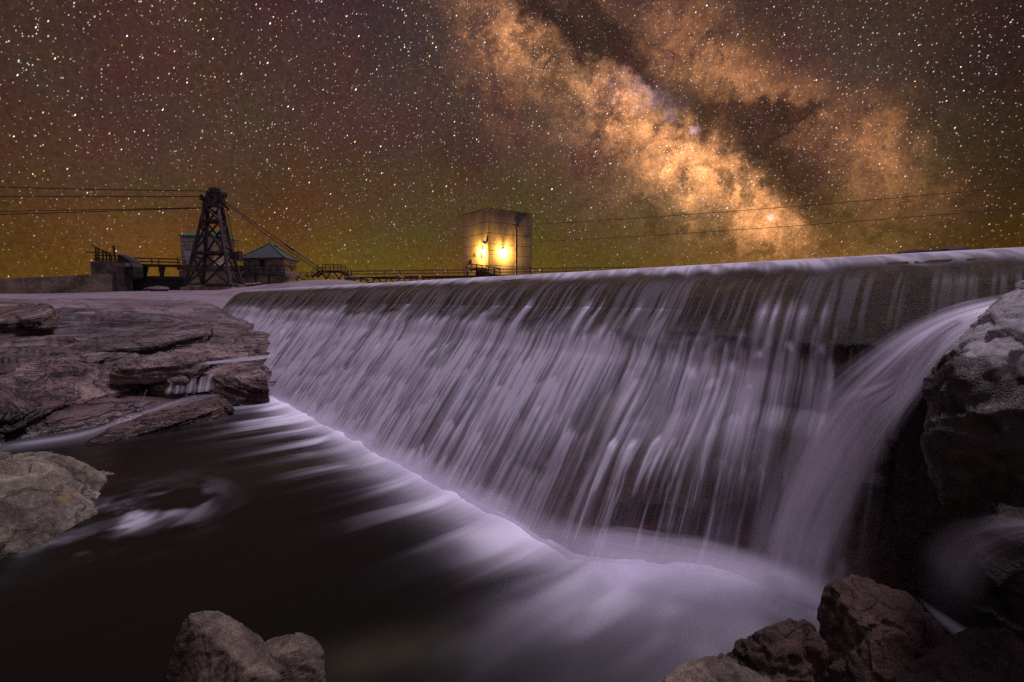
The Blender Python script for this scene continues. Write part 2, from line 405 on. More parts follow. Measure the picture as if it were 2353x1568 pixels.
# concrete
def dam_mat():
    m, n = mat('weir_concrete')
    pos = n.pos
    a = n.noise(pos, 1.6, 6, 0.65, 0.5); b = n.noise(pos, 9.0, 8, 0.7); c = n.noise(pos, 60.0, 5, 0.75)
    f = n.m('ADD', n.m('MULTIPLY', a, 0.5), n.m('ADD', n.m('MULTIPLY', b, 0.3), n.m('MULTIPLY', c, 0.2)))
    col = n.ramp(f, [(0.38, (0.009, 0.006, 0.0025)), (0.5, (0.040, 0.026, 0.010)), (0.62, (0.105, 0.072, 0.035))])
    z = n.xyz(pos)[2]
    red = n.rng(n.m('ADD', z, n.m('MULTIPLY', a, 0.9)), 0.7, 1.5, 1.0, 0.0)
    col = n.mix(n.m('MULTIPLY', red, 0.8), col, n.ramp(b, [(0.35, (0.03, 0.010, 0.008)), (0.65, (0.13, 0.05, 0.042))]))
    peb = n.rng(n.noise(pos, 95.0, 2, 0.5), 0.66, 0.72)
    col = n.mix(n.m('MULTIPLY', peb, 0.7), col, (0.34, 0.27, 0.20))
    h = n.m('ADD', n.m('MULTIPLY', b, 0.5), n.m('MULTIPLY', c, 0.5))
    p = princ(n, col, n.rng(a, 0.35, 0.65, 0.40, 0.7), h, 1.0, 0.05, 0.18)
    n.l.new(p.outputs[0], n.out.inputs['Surface']); return m
A = avals(-5.0, 28.0, 0.006)
S, Z, vv = dam_grid(A, 60, 110)
Ag = np.repeat(A[:, None], S.shape[1], 1); Vg = np.repeat(vv[None, :], len(A), 0)
jag = 0.10 + 0.34 * fbm(Ag[:, :1] * 1.7, 0.5, o=5, seed=3) - 0.14 * (ss(Ag[:, :1], 2, 5))
lip = 0.06 * (1 - ss(Vg, jag - 0.012, jag + 0.012)) * ss(Vg, -0.9, -0.3)
lip = lip * (1 - 0.6 * ss(Ag, 6, 11))
rough = 0.05 * (fbm(Ag * 2.2, Vg * 2.2, o=5, seed=8) - 0.5) * ss(Vg, -0.4, 0.1) + 0.012 * (fbm(Ag * 14, Vg * 14, o=3, seed=9) - 0.5)
rough += 0.05 * (ss(fbm(Ag * 1.1, Vg * 2.4, o=4, seed=77), 0.5, 0.53) - 0.5) * ss(Vg, 0.1, 0.4) * (1 - ss(Ag, 3, 6))
S2 = S - lip - rough; Z2 = Z + 0.012 * (fbm(Ag * 0.9, Vg * 0.9, o=4, seed=5) - 0.5)
dam = grid_mesh('weir', to_world(S2, Ag, Z2), dam_mat())
tag(dam, 'long low concrete weir with rounded crest and water running down its brown face', 'weir')

# white water running down the face
A = avals(-3.2, 27.5, 0.0029)
S, Z, vv = dam_grid(A, 90, 210)
Ag = np.repeat(A[:, None], S.shape[1], 1); Vg = np.repeat(vv[None, :], len(A), 0)
P0 = to_world(S, Ag, Z)
PU, PV = proj(P0[..., 0], P0[..., 1], P0[..., 2])
ok = Vg > -0.35
def face_at(u, v):
    d = (PU - u) ** 2 + (PV - v) ** 2 + np.where(ok, 0, 1e9)
    i, j = np.unravel_index(np.argmin(d), d.shape); return A[i], vv[j]
flow = np.zeros_like(Ag); bulge = np.zeros_like(Ag)
def jet(a0, v0, w, L, amp, body=False):
    i0, i1 = np.searchsorted(A, [a0 - 1.6 * w, a0 + 1.6 * w])
    if i1 - i0 < 2: return
    x = (Ag[i0:i1] - a0) / w; y = Vg[i0:i1] - v0 - 0.7 * w * x * x
    y = y + 0.06 * (vn(Ag[i0:i1] * 30, Vg[i0:i1] * 0.01, seed=31) - 0.5)
    f = np.exp(-x * x * 2.4) * ss(y, 0, 0.10 + 0.5 * w) * np.exp(-np.clip(y, 0, None) / L) * amp
    flow[i0:i1] = flow[i0:i1] + f * (1 - np.clip(flow[i0:i1], 0, 1))
    if body: bulge[i0:i1] = np.maximum(bulge[i0:i1], f)
rng = random.Random(7)
named = [(1258, 655, .085, 1.0, .85), (1395, 650, .075, 1.3, .95), (1425, 648, .05, .7, .6), (1560, 655, .04, .6, .55), (1500, 668, .05, .5, .5), (1335, 680, .06, .5, .5),
         (1775, 682, .055, .8, .8), (1805, 678, .06, .9, .85), (1835, 680, .05, .7, .7), (1865, 690, .05, .6, .6), (1910, 695, .035, .5, .5),
         (1760, 800, .07, .8, .7), (1830, 790, .08, .8, .6), (1900, 800, .08, .8, .6),
         (810, 700, .18, 1.0, .8), (955, 690, .13, .8, .6), (900, 700, .12, .6, .5), (1080, 700, .1, .5, .5), (1170, 682, .12, .6, .5), (1130, 720, .08, .8, .6),
         (660, 757, .2, 1.2, .9), (790, 770, .14, 1.0, .8), (880, 790, .16, 1.2, .8), (1010, 800, .14, 1.1, .8), (1040, 790, .1, 1.0, .7), (720, 800, .2, 1.0, .7),
         (1160, 885, .06, 1.0, .6), (1250, 930, .06, 1.0, .4), (1420, 1012, .075, 1.4, .95), (1470, 1008, .06, .9, .6), (1520, 1005, .05, .8, .6), (1560, 1008, .04, .6, .45),
         (1600, 850, .07, 1.3, .6), (1650, 870, .08, 1.3, .6), (1690, 830, .07, 1.3, .6), (1740, 870, .06, 1.3, .5)]
jets = [(*face_at(u, v), w, L, am) for u, v, w, L, am in named]
for k in range(650):
    a0 = 0.5 + 21 * rng.random() ** 1.5; v0 = rng.uniform(0.02, 2.3)
    dens = np.interp(a0, [0.5, 1.2, 2.2, 4, 7, 20], [0.2, .45, .55, .7, 1, 1])
    if v0 < 0.35: dens *= 0.75
    if rng.random() > dens: continue
    jets.append((a0, v0, rng.uniform(0.012, 0.075) * (1 + a0 / 8), rng.uniform(0.25, 1.3), rng.uniform(0.10, 0.5)))
for k in range(1100):                                  # fine fringe where the film breaks below the lip
    a0 = 0.9 + 20 * rng.random() ** 1.5
    v0 = 0.30 + 0.24 * float(vn(a0 * 1.3, 7.7, seed=4)) - 0.16 * min(1, a0 / 9) + rng.gauss(0, 0.05)
    jets.append((a0, v0, rng.uniform(0.006, 0.02) * (1 + a0 / 8), rng.uniform(0.12, 0.5), rng.uniform(0.2, 0.55)))
for k in range(40):                                    # thin trickles at the dry end
    jets.append((rng.uniform(-0.6, 1.2), rng.uniform(0.05, 0.7), rng.uniform(0.006, 0.02), rng.uniform(0.08, 0.3), rng.uniform(0.1, 0.35)))
for k, q in enumerate(jets): jet(*q, body=k < len(named))
Aw_ = Ag + 0.03 * (vn(Ag * 5, Vg * 1.5, seed=45) - 0.5)
st1 = vn(Aw_ * 24, Vg * 1.5, seed=41); st2 = vn(Aw_ * 64, Vg * 2.4, seed=42); st3 = vn(Aw_ * 7, Vg * 1.0, seed=43); st4 = vn(Aw_ * 150, Vg * 4.0, seed=44)
stL = vn(Aw_ * 40, Vg * 0.55, seed=48)
st = 0.22 * st1 + 0.22 * st2 + 0.16 * st3 + 0.17 * st4 + 0.23 * stL
sheet = np.interp(A, [-1, 0.7, 1.3, 2.2, 3.5, 6, 14, 22, 26], [0.0, 0.02, 0.28, 0.38, 0.46, 0.60, 0.70, 0.5, 0.3])[:, None] * ss(Vg, 0.02, 0.55)
sheet = sheet * (0.55 + 0.9 * fbm(Ag * 0.9, Vg * 1.2, o=4, seed=50))
sheet *= 1 - 0.6 * np.exp(-((Ag - 2.3) / 0.9) ** 2) * ss(Vg, 1.2, 1.9)
stc = ss(st, 0.22, 0.78)
tier = np.zeros_like(Ag)
for k in range(9):
    kk = k * 7.31
    v0 = -0.06 + 0.36 * k + 0.42 * (fbm(A * 0.9, kk, o=3, seed=141) - 0.5) + 0.20 * (vn(A * 9, kk, seed=142) - 0.5) + 0.13 * (vn(A * 30, kk, seed=143) - 0.5) + 0.06 * (vn(A * 80, kk, seed=146) - 0.5)
    L = 0.25 + 0.95 * vn(A * 5, kk, seed=144) ** 1.5; am = 0.12 + 1.0 * vn(A * 2.6, kk, seed=145) * (0.5 + vn(A * 11, kk, seed=147))
    x = Vg - v0[:, None]
    tier = np.maximum(tier, np.clip(am, 0, 1)[:, None] * ss(x, 0, 0.09) * np.exp(-np.clip(x, 0, None) / L[:, None]))
al = sheet * (0.24 + 1.6 * tier) * (0.35 + 1.25 * stc) + flow * (0.5 + 0.8 * stc)
al = al + (0.9 - al) * np.exp(-np.clip(Z - 0.03, 0, None) / 0.10) * np.interp(A, [0.6, 1.6, 2.4], [0, 0.5, 1])[:, None]
crest = 0.02 + (1 - ss(Vg + 0.25 * (vn(Ag * 6 + Vg * 4, Vg * .8, seed=66) - .5), -0.66, -0.36)) * (0.50 + 0.45 * ss(vn(Ag * 9 + Vg * 6, Vg * 1.1, seed=60) * .5 + vn(Ag * 30 + Vg * 12, Vg * 2.0, seed=61) * .5, 0.40, 0.66))  # white water film on the crest, with the reflected sky's sheen painted in
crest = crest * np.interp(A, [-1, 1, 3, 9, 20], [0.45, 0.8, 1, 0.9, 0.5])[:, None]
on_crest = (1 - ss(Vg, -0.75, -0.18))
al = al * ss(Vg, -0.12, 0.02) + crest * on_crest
al += 0.20 * ss(stc, .35, .8) * ss(Vg, -0.45, -0.05) * (1 - ss(Vg, 0, 0.3)) * np.interp(A, [0, 2], [0.3, 1])[:, None]
al = al * (1 - 0.78 * np.exp(-((Ag - 1.9) / 0.75) ** 2) * ss(Vg, 1.1, 1.8) * (1 - ss(stc, .55, .9)))
al = np.clip(al, 0, 0.97)
off = 0.05 + 0.035 * np.clip(bulge, 0, 1) * ss(Vg, -.1, .15) + 0.012 * st1 * ss(Vg, 0, .3) + 0.012 * np.clip(flow, 0, 1)
off = 0.012 + (off - 0.012) * ss(Vg, -0.55, 0.05) + 0.045 * ss(Vg, -0.6, -0.1) * (1 - ss(Vg, 0.3, 0.6))
nrm = np.stack([np.gradient(Z, axis=1), -np.gradient(S, axis=1)], -1); nrm /= np.linalg.norm(nrm, axis=-1, keepdims=True) + 1e-9
sg = np.sign(-nrm[..., 0:1] * 1.0 + nrm[..., 1:2]); nrm *= np.where(sg == 0, 1, sg)
S3 = S + nrm[..., 0] * off; Z3 = Z + nrm[..., 1] * off
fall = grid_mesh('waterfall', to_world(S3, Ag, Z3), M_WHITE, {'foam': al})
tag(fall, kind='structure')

# ------------------------------------------------------------------ pool
def pool_mat():
    m, n = mat('pool_water')
    at = n.new('ShaderNodeAttribute', attribute_name='foam').outputs['Fac']
    sh = n.new('ShaderNodeAttribute', attribute_name='shallow').outputs['Fac']
    col = n.mix(sh, (0.006, 0.005, 0.004), (0.034, 0.033, 0.020))
    p = princ(n, col, 0.22, None, spec=0.12)
    d = n.new('ShaderNodeBsdfDiffuse'); n.put(d.inputs['Color'], (0.79, 0.77, 0.89))
    mx = n.new('ShaderNodeMixShader'); n.put(mx.inputs[0], at)
    n.l.new(p.outputs[0], mx.inputs[1]); n.l.new(d.outputs[0], mx.inputs[2])
    n.l.new(mx.outputs[0], n.out.inputs['Surface']); return m
az = np.radians(np.linspace(-66, 66, 760)); rr = np.exp(np.linspace(math.log(1.3), math.log(15), 520))
X = rr[None, :] * np.sin(az)[:, None]; Y = rr[None, :] * np.cos(az)[:, None]
s_, a_ = sa(X, Y); e = sbase(a_) - s_
sd = at_z(640, 1090) - at_z(880, 1040); sd = np.array([sd.x, sd.y]); sd /= np.linalg.norm(sd)
T = X * sd[0] + Y * sd[1]; C = -X * sd[1] + Y * sd[0]
foam = np.zeros_like(X)
wid = np.interp(a_, [1, 2.5, 4, 8, 11, 14], [.42, .30, .27, .30, .42, .4])
wgl = wid * (0.75 + 0.6 * vn(C * 1.6, T * 0.1, seed=70))
band = np.exp(-(np.clip(e, 0, None) / (0.85 * wgl)) ** 1.4) * ss(a_, 0.8, 1.8)
C2 = C + 0.16 * (fbm(C * 2.0, T * 0.8, o=3, seed=69) - 0.5)
stk = 0.5 * vn(C2 * 3.0, T * 0.55, seed=71) + 0.32 * vn(C2 * 7, T * 0.9, seed=72) + 0.18 * vn(C * 22, T * 0.9, seed=73)
reach = np.interp(a_, [1.5, 3, 6, 11], [0.50, 0.46, 0.60, 0.80]) * (0.6 + 0.8 * vn(C * 0.9, 3.3, seed=74))
tail = np.exp(-(np.clip(e, 0, None) / reach) ** 1.6) * ss(stk, 0.34, 0.74) * ss(a_, 1.0, 2.2)
foam = np.clip(band * (0.72 + 0.4 * stk), 0, 1) + 0.62 * tail * (1 - band) * (0.35 + 1.1 * ss(fbm(X * 0.9, Y * 0.9, o=3, seed=79), 0.38, 0.62))
def g2(u, v, ru, rv, ang=0.0):
    c = at_z(u, v); k = Vector((c.x, c.y)).length / 900.0      # px-ish size at that place
    p = X - c.x; q = Y - c.y; a = R(ang)
    x = p * cos(a) + q * sin(a); y = -p * sin(a) + q * cos(a)
    return np.exp(-(x / (ru * k)) ** 2 - (y / (rv * k)) ** 2)
wav = fbm(T * 0.8 + 0.4 * vn(X * 2, Y * 2, seed=5), C * 2.3, o=3, seed=80)
wv2 = ss(wav, 0.3, 0.72)
big = 0.72 * g2(1400, 1320, 150, 90, 20) + 0.60 * g2(1560, 1335, 130, 80) + 0.24 * g2(1600, 1430, 220, 120) + 0.14 * g2(1330, 1420, 160, 80, 15) + 0.12 * g2(1760, 1420, 180, 120) + 0.10 * g2(1500, 1560, 320, 110)
foam = np.maximum(foam, np.clip(big, 0, .9) * (0.40 + 0.75 * wv2))
cs = at_z(300, 1165); px = X - cs.x; py = (Y - cs.y); ang = R(48)
qx = px * cos(ang) + py * sin(ang); qy = (-px * sin(ang) + py * cos(ang)) * 0.85
rad = np.hypot(qx, qy); th = np.arctan2(qy, qx)
sw = 0.6 * fbm(rad * 2.6 + 0.5 * th, np.cos(th) * 1.3 + 3, o=3, seed=90) + 0.4 * fbm(rad * 8 + 0.8 * th, np.sin(th) * 2.5 + 9, o=3, seed=91)
foam = np.maximum(foam, 0.42 * ss(fbm(qx * 2.2, qy * 3.5, o=4, seed=93), 0.36, 0.66) * np.exp(-(rad / 0.70) ** 3) * (0.18 + ss(sw, 0.36, 0.72)) * (0.6 + 0.4 * np.sin(th + 3.6)))
edge = at_z(215, 1180)
foam += 0.16 * g2(360, 935, 60, 25, 40) + 0.22 * g2(560, 930, 90, 40, 40) * (0.4 + stk)
foam += 0.10 * g2(60, 1020, 140, 30, 45) * (0.5 + stk)
foam = np.clip(foam, 0, 0.95)
shal = np.clip(0.8 * g2(900, 1500, 150, 60, 15) + 0.35 * g2(800, 1050, 200, 60, 20), 0, 1) * (0.5 + fbm(X * 3, Y * 3, seed=15))
Zp = 0.010 * (fbm(C * 3, T * 0.8, o=3, seed=95) - .5)
Zp = Zp + 0.045 * np.exp(-(np.clip(e, 0, None) / 0.22) ** 2) * (a_ > 1.0) * (0.6 + 0.8 * fbm(a_ * 2.5, e * 2, o=3, seed=96)) + 0.07 * big * wav + 0.02 * tail * stk
pool = grid_mesh('water', np.stack([X, Y, Zp], -1), pool_mat(), {'foam': foam, 'shallow': np.clip(shal, 0, 1)}, keep=(e > -0.25) & (s_ < 4.0))
tag(pool, kind='structure')
# soft spray lying over the foot of the fall
az = np.radians(np.linspace(-40, 46, 330)); rr = np.exp(np.linspace(math.log(2.2), math.log(12), 260))
X = rr[None, :] * np.sin(az)[:, None]; Y = rr[None, :] * np.cos(az)[:, None]
s_, a_ = sa(X, Y); e = sbase(a_) - s_
mk = 0.75 * np.exp(-((e - 0.06) / 0.24) ** 2) * ss(a_, 1.6, 2.6) * (0.4 + 0.9 * vn(a_ * 2.1, e, seed=150)) * np.interp(a_, [3, 12], [1, .6])
mk = np.clip(mk + 0.85 * g2(1420, 1325, 130, 75, 15) + 0.8 * g2(1570, 1345, 130, 80) + 0.6 * g2(1720, 1380, 130, 80) + 0.45 * g2(1830, 1410, 110, 70), 0, 1)
MV = []
for k in range(7):
    h = 0.03 + 0.030 * k
    f = 0.13 * mk ** (1 + 0.35 * k) * (0.5 + 0.9 * fbm(X * 2.2 + k * .13, Y * 2.2, o=3, seed=160 + k))
    MV.append((np.stack([X, Y, h + 0.05 * mk + 0.05 * fbm(X * 2, Y * 2, o=2, seed=170 + k)], -1), np.clip(f, 0, .5)))
n_, m_ = X.shape
MP = np.concatenate([q[0] for q in MV], 0); MF = np.concatenate([q[1] for q in MV], 0)
kp = np.ones(MP.shape[:2], bool) & (np.concatenate([mk] * 7, 0) > 0.015)
# rows that would bridge two layers stay invisible: their alpha is zero at every layer border
mist = grid_mesh('spray', MP, M_WHITE, {'foam': MF}, keep=kp); tag(mist, kind='stuff'); mist['label'] = 'soft white spray drifting over the foot of the waterfall'; mist['category'] = 'spray'

# ------------------------------------------------------------------ bedrock
def strata_mat(name, c0, c1, c2, far=None, wetz=(0.3, 1.4), wetc=(0.5, 0.36, 0.34), k=1.0):
    m, n = mat(name); pos = n.pos
    wv = n.v('SCALE', n.v('SUBTRACT', n.noise(pos, 0.9, 5, 0.6, out='Color'), (0.5, 0.5, 0.5)), scale=0.16)
    p2 = n.v('ADD', pos, wv)
    q = n.v('DOT_PRODUCT', p2, (-0.60, 0.85, 0.0)); l = n.v('DOT_PRODUCT', p2, (0.632, 0.775, 0.0)); z = n.xyz(p2)[2]
    ql = n.m('ADD', q, n.m('MULTIPLY', z, -1.6))
    s1 = n.noise(n.comb(n.m('MULTIPLY', ql, 2.4 * k), n.m('MULTIPLY', l, 0.17), n.m('MULTIPLY', z, 2.0)), 1.0, 4, 0.6)
    s2 = n.noise(n.comb(n.m('MULTIPLY', ql, 11.0 * k), n.m('MULTIPLY', l, 0.5), n.m('MULTIPLY', z, 9.0)), 1.0, 3, 0.6)
    b = n.noise(pos, 0.8, 4, 0.55); c = n.noise(pos, 26.0, 4, 0.6)
    big = n.rng(n.m('ABSOLUTE', n.m('SUBTRACT', s1, 0.5)), 0.0, 0.012)
    f = n.m('ADD', n.m('MULTIPLY', b, 0.35), n.m('ADD', n.m('MULTIPLY', s1, 0.35), n.m('MULTIPLY', s2, 0.3)))
    col = n.ramp(f, [(0.42, c0), (0.5, c1), (0.59, c2)])
    col = n.v('SCALE', col, scale=n.rng(c, 0.35, 0.65, 0.82, 1.18, False))
    lines = n.rng(n.m('ABSOLUTE', n.m('SUBTRACT', s2, 0.5)), 0.0, 0.022)
    fade = 1.0
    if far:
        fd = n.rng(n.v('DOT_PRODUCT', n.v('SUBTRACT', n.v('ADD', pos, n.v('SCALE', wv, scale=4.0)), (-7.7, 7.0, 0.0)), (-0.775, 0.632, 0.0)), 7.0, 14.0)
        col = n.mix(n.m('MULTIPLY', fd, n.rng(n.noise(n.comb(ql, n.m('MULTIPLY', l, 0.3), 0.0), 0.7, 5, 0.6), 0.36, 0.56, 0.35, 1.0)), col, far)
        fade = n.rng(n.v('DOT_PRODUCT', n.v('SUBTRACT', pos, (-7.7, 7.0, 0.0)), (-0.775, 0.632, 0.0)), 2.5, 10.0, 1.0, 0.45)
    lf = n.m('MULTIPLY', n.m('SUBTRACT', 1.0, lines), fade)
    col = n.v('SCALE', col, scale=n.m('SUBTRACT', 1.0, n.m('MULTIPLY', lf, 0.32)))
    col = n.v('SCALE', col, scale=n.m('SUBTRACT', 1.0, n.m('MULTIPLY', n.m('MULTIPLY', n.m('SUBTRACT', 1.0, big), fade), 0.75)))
    zz = n.m('ADD', n.xyz(pos)[2], n.m('MULTIPLY', n.m('SUBTRACT', b, 0.5), 1.6))
    w = n.rng(zz, wetz[0], wetz[1], 1.0, 0.0)
    col = n.mix(w, col, n.v('MULTIPLY', col, wetc))
    rough = n.m('MULTIPLY', n.rng(s1, 0.4, 0.6, 0.5, 0.85, False), n.rng(w, 0, 1, 1.0, 0.75, False))
    h = n.m('ADD', n.m('MULTIPLY', s1, 1.0), n.m('ADD', n.m('MULTIPLY', s2, 0.6), n.m('ADD', n.m('MULTIPLY', big, 0.22), n.m('MULTIPLY', c, 0.02))))
    p = princ(n, col, rough, n.m('MULTIPLY', h, fade), 1.0, 0.13); n.l.new(p.outputs[0], n.out.inputs['Surface']); return m
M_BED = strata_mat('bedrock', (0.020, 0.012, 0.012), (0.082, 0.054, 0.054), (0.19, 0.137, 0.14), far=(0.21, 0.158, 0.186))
M_SLAB = strata_mat('layered_slab', (0.022, 0.011, 0.009), (0.105, 0.066, 0.058), (0.24, 0.17, 0.155), wetz=(0.1, 0.75), wetc=(0.40, 0.24, 0.21), k=1.4)
SH0 = Vector((-7.7, 7.0)); SHE = np.array([0.632, 0.775]); SHN = np.array([-0.775, 0.632])
def cell2(x, y, seed):
    ix = np.floor(x); iy = np.floor(y); best = np.full(x.shape, 9.0); out = [np.zeros(x.shape) for _ in range(5)]
    for i in (-1, 0, 1):
        for j in (-1, 0, 1):
            cx, cy = ix + i, iy + j; z0 = np.zeros_like(cx)
            ox = cx + _h(cx, cy, z0, seed); oy = cy + _h(cx, cy, z0, seed + 1); d = np.hypot(x - ox, y - oy); m = d < best
            best = np.where(m, d, best)
            for q, val in enumerate((_h(cx, cy, z0, seed + 2), _h(cx, cy, z0, seed + 3), _h(cx, cy, z0, seed + 4), x - ox, y - oy)): out[q] = np.where(m, val, out[q])
    return out
def bed_z(x, y, fine=True):
    px, py = x - SH0.x, y - SH0.y
    wq = 0.9 * (fbm(x * 0.35, y * 0.35, o=3, seed=101) - 0.5)
    q = px * SHN[0] + py * SHN[1]; l = px * SHE[0] + py * SHE[1]
    qq = q + wq * ss(q, 0.2, 2)
    z = np.interp(qq, [-6, -1.2, -0.15, 0.0, 0.35, 1.3, 2.2, 2.32, 3.6, 3.72, 5.2, 5.3, 7.2, 7.3, 9.5, 13.7, 27, 400],
                  [-1.2, -0.7, -0.3, -0.05, 0.30, 0.42, 0.62, 0.85, 0.98, 1.18, 1.30, 1.46, 1.62, 1.70, 1.86, 2.02, 2.16, 2.2])
    rise = ss(y, 24, 47) * 0.9 * ss(x, -44, -30) + ss(y, 25, 44) * 0.5 * (1 - ss(x, -44, -30))
    z = z + rise
    z = z + 1.15 * np.exp(-((x + 13.2) / 5.5) ** 2 - ((y - 33) / 5.0) ** 2) + 0.15 * np.exp(-((x + 20) / 5) ** 2 - ((y - 30) / 5) ** 2)
    s, a = sa(x, y)
    z = z + 0.25 * np.exp(-((a - 28.5) / 3.0) ** 2 - ((s - 3.5) / 3.5) ** 2)
    riv = ss(s, 3.2, 4.2) * (1 - ss(a, 23.5, 27.5))                    # bed of the river above and under the dam
    z = z * (1 - riv) + np.minimum(z, 1.3) * riv * (1 - ss(y, 24, 30)) + riv * ss(y, 24, 30) * np.minimum(z, 3.4)
    z = z + ss(q, 2.5, 6.0) * (1 - ss(y, 26, 36)) * (0.55 * (fbm(q * 0.42 + 0.3 * fbm(l * .2, q * .2, seed=9), l * 0.09, o=3, seed=171) - 0.5) + 0.22 * (fbm(q * 1.3, l * 0.16, o=3, seed=172) - 0.5))
    if fine:
        q0_ = q; q = q + 0.30 * l + 0.9 * (fbm(x * 0.45, y * 0.45, o=4, seed=181) - 0.5)
        d1 = l * 0.25; str_ = fbm(q * 2.6 + 0.6 * fbm(l * .5, q * .5, seed=7), l * 0.45, o=5, seed=103) - 0.5
        z = z + 0.24 * str_ * ss(q0_, -0.3, 1.5) * (1 - 0.6 * ss(q0_, 4, 11))
        led = vn(q * 1.9 + 1.5 * fbm(l * 0.6, q * 0.4, o=3, seed=104), l * 0.3, seed=105)
        z = z + 0.20 * (ss(led, 0.46, 0.51) - 0.5) * ss(q0_, 0.3, 1.5) * (1 - ss(y, 11, 17))
        led2 = vn(q * 4.3 + 2.2 * fbm(l * 0.7, q * 0.6, o=3, seed=114), l * 0.45, seed=115)
        z = z + 0.08 * (ss(led2, 0.45, 0.52) - 0.5) * ss(q0_, 0.3, 1.5) * (1 - ss(y, 10, 15))
        crk = np.abs(vn(q * 2.6 + 1.8 * fbm(l * 0.5, q * 0.8, o=3, seed=124), l * 0.35, seed=125) - 0.5)
        z = z - 0.14 * (1 - ss(crk, 0.0, 0.035)) * ss(q0_, 0.4, 1.5) * (1 - ss(y, 15, 22))
        nf = ss(q0_, 0.2, 1.2) * (1 - ss(q0_, 2.5, 5.5))
        wq2 = 0.5 * fbm(l * 0.8, q * 0.8, o=4, seed=134)
        h1, h2, h3, cx, cy = cell2(q * 1.05 + wq2, l * 0.36 + wq2 * .6, 131)
        z = z + nf * (0.22 * (h1 - 0.5) + 0.34 * cx * (h2 - 0.5) + 0.20 * cy * (h3 - .5))
        h1, h2, h3, cx, cy = cell2(q * 2.9 + wq2 * 1.4, l * 0.8 + wq2, 136)
        z = z + nf * (0.035 * (h1 - 0.5) + 0.09 * cx * (h2 - 0.5))
        z = z + 0.025 * (fbm(x * 3.5, y * 3.5, o=4, seed=106) - 0.5)
        z = z - 0.32 * np.exp(-((x + 6.9) / 0.8) ** 2 - ((y - 9.7) / 0.8) ** 2)
    return z
az = np.radians(np.linspace(-80, -4, 640)); rr = np.exp(np.linspace(math.log(4.5), math.log(62), 520))
X = rr[None, :] * np.sin(az)[:, None]; Y = rr[None, :] * np.cos(az)[:, None]
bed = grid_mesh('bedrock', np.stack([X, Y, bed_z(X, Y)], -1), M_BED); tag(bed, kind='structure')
# the ground as one sheet out to the horizon
az = np.radians(np.linspace(-180, 180, 241)); rr = np.r_[0.02, np.exp(np.linspace(math.log(0.8), math.log(900), 90))]
X = rr[None, :] * np.sin(az)[:, None]; Y = rr[None, :] * np.cos(az)[:, None]
Zg = bed_z(X, Y, False) - 0.5
Zg = np.where((Y < 9) & (X > -7), np.minimum(Zg, -0.75), Zg)
back = ss(-Y, 1.0, 6.0); Zg = Zg * (1 - back) + back * (0.6 * (1 - ss(-Y, 1, 8)) + 1.0 * ss(-Y, 1, 8))
Zg = np.minimum(Zg, 3.2)
grd = grid_mesh('ground', np.stack([X, Y, Zg], -1), plain_mat('gravel_ground', (0.07, 0.05, 0.04), (0.16, 0.12, 0.10), 2.0, 0.9)); tag(grd, kind='structure')
# still water held behind the weir
pts = to_world(np.array([[5.8, 60.0], [5.8, 26.0]]), np.array([[-60.0, -60.0], [24.0, 24.0]]), np.full((2, 2), 2.57))
M_RES, n = mat('reservoir_water'); p = princ(n, (0.012, 0.011, 0.010), 0.12); n.l.new(p.outputs[0], n.out.inputs['Surface'])
res = grid_mesh('reservoir', pts, M_RES); tag(res, kind='structure')

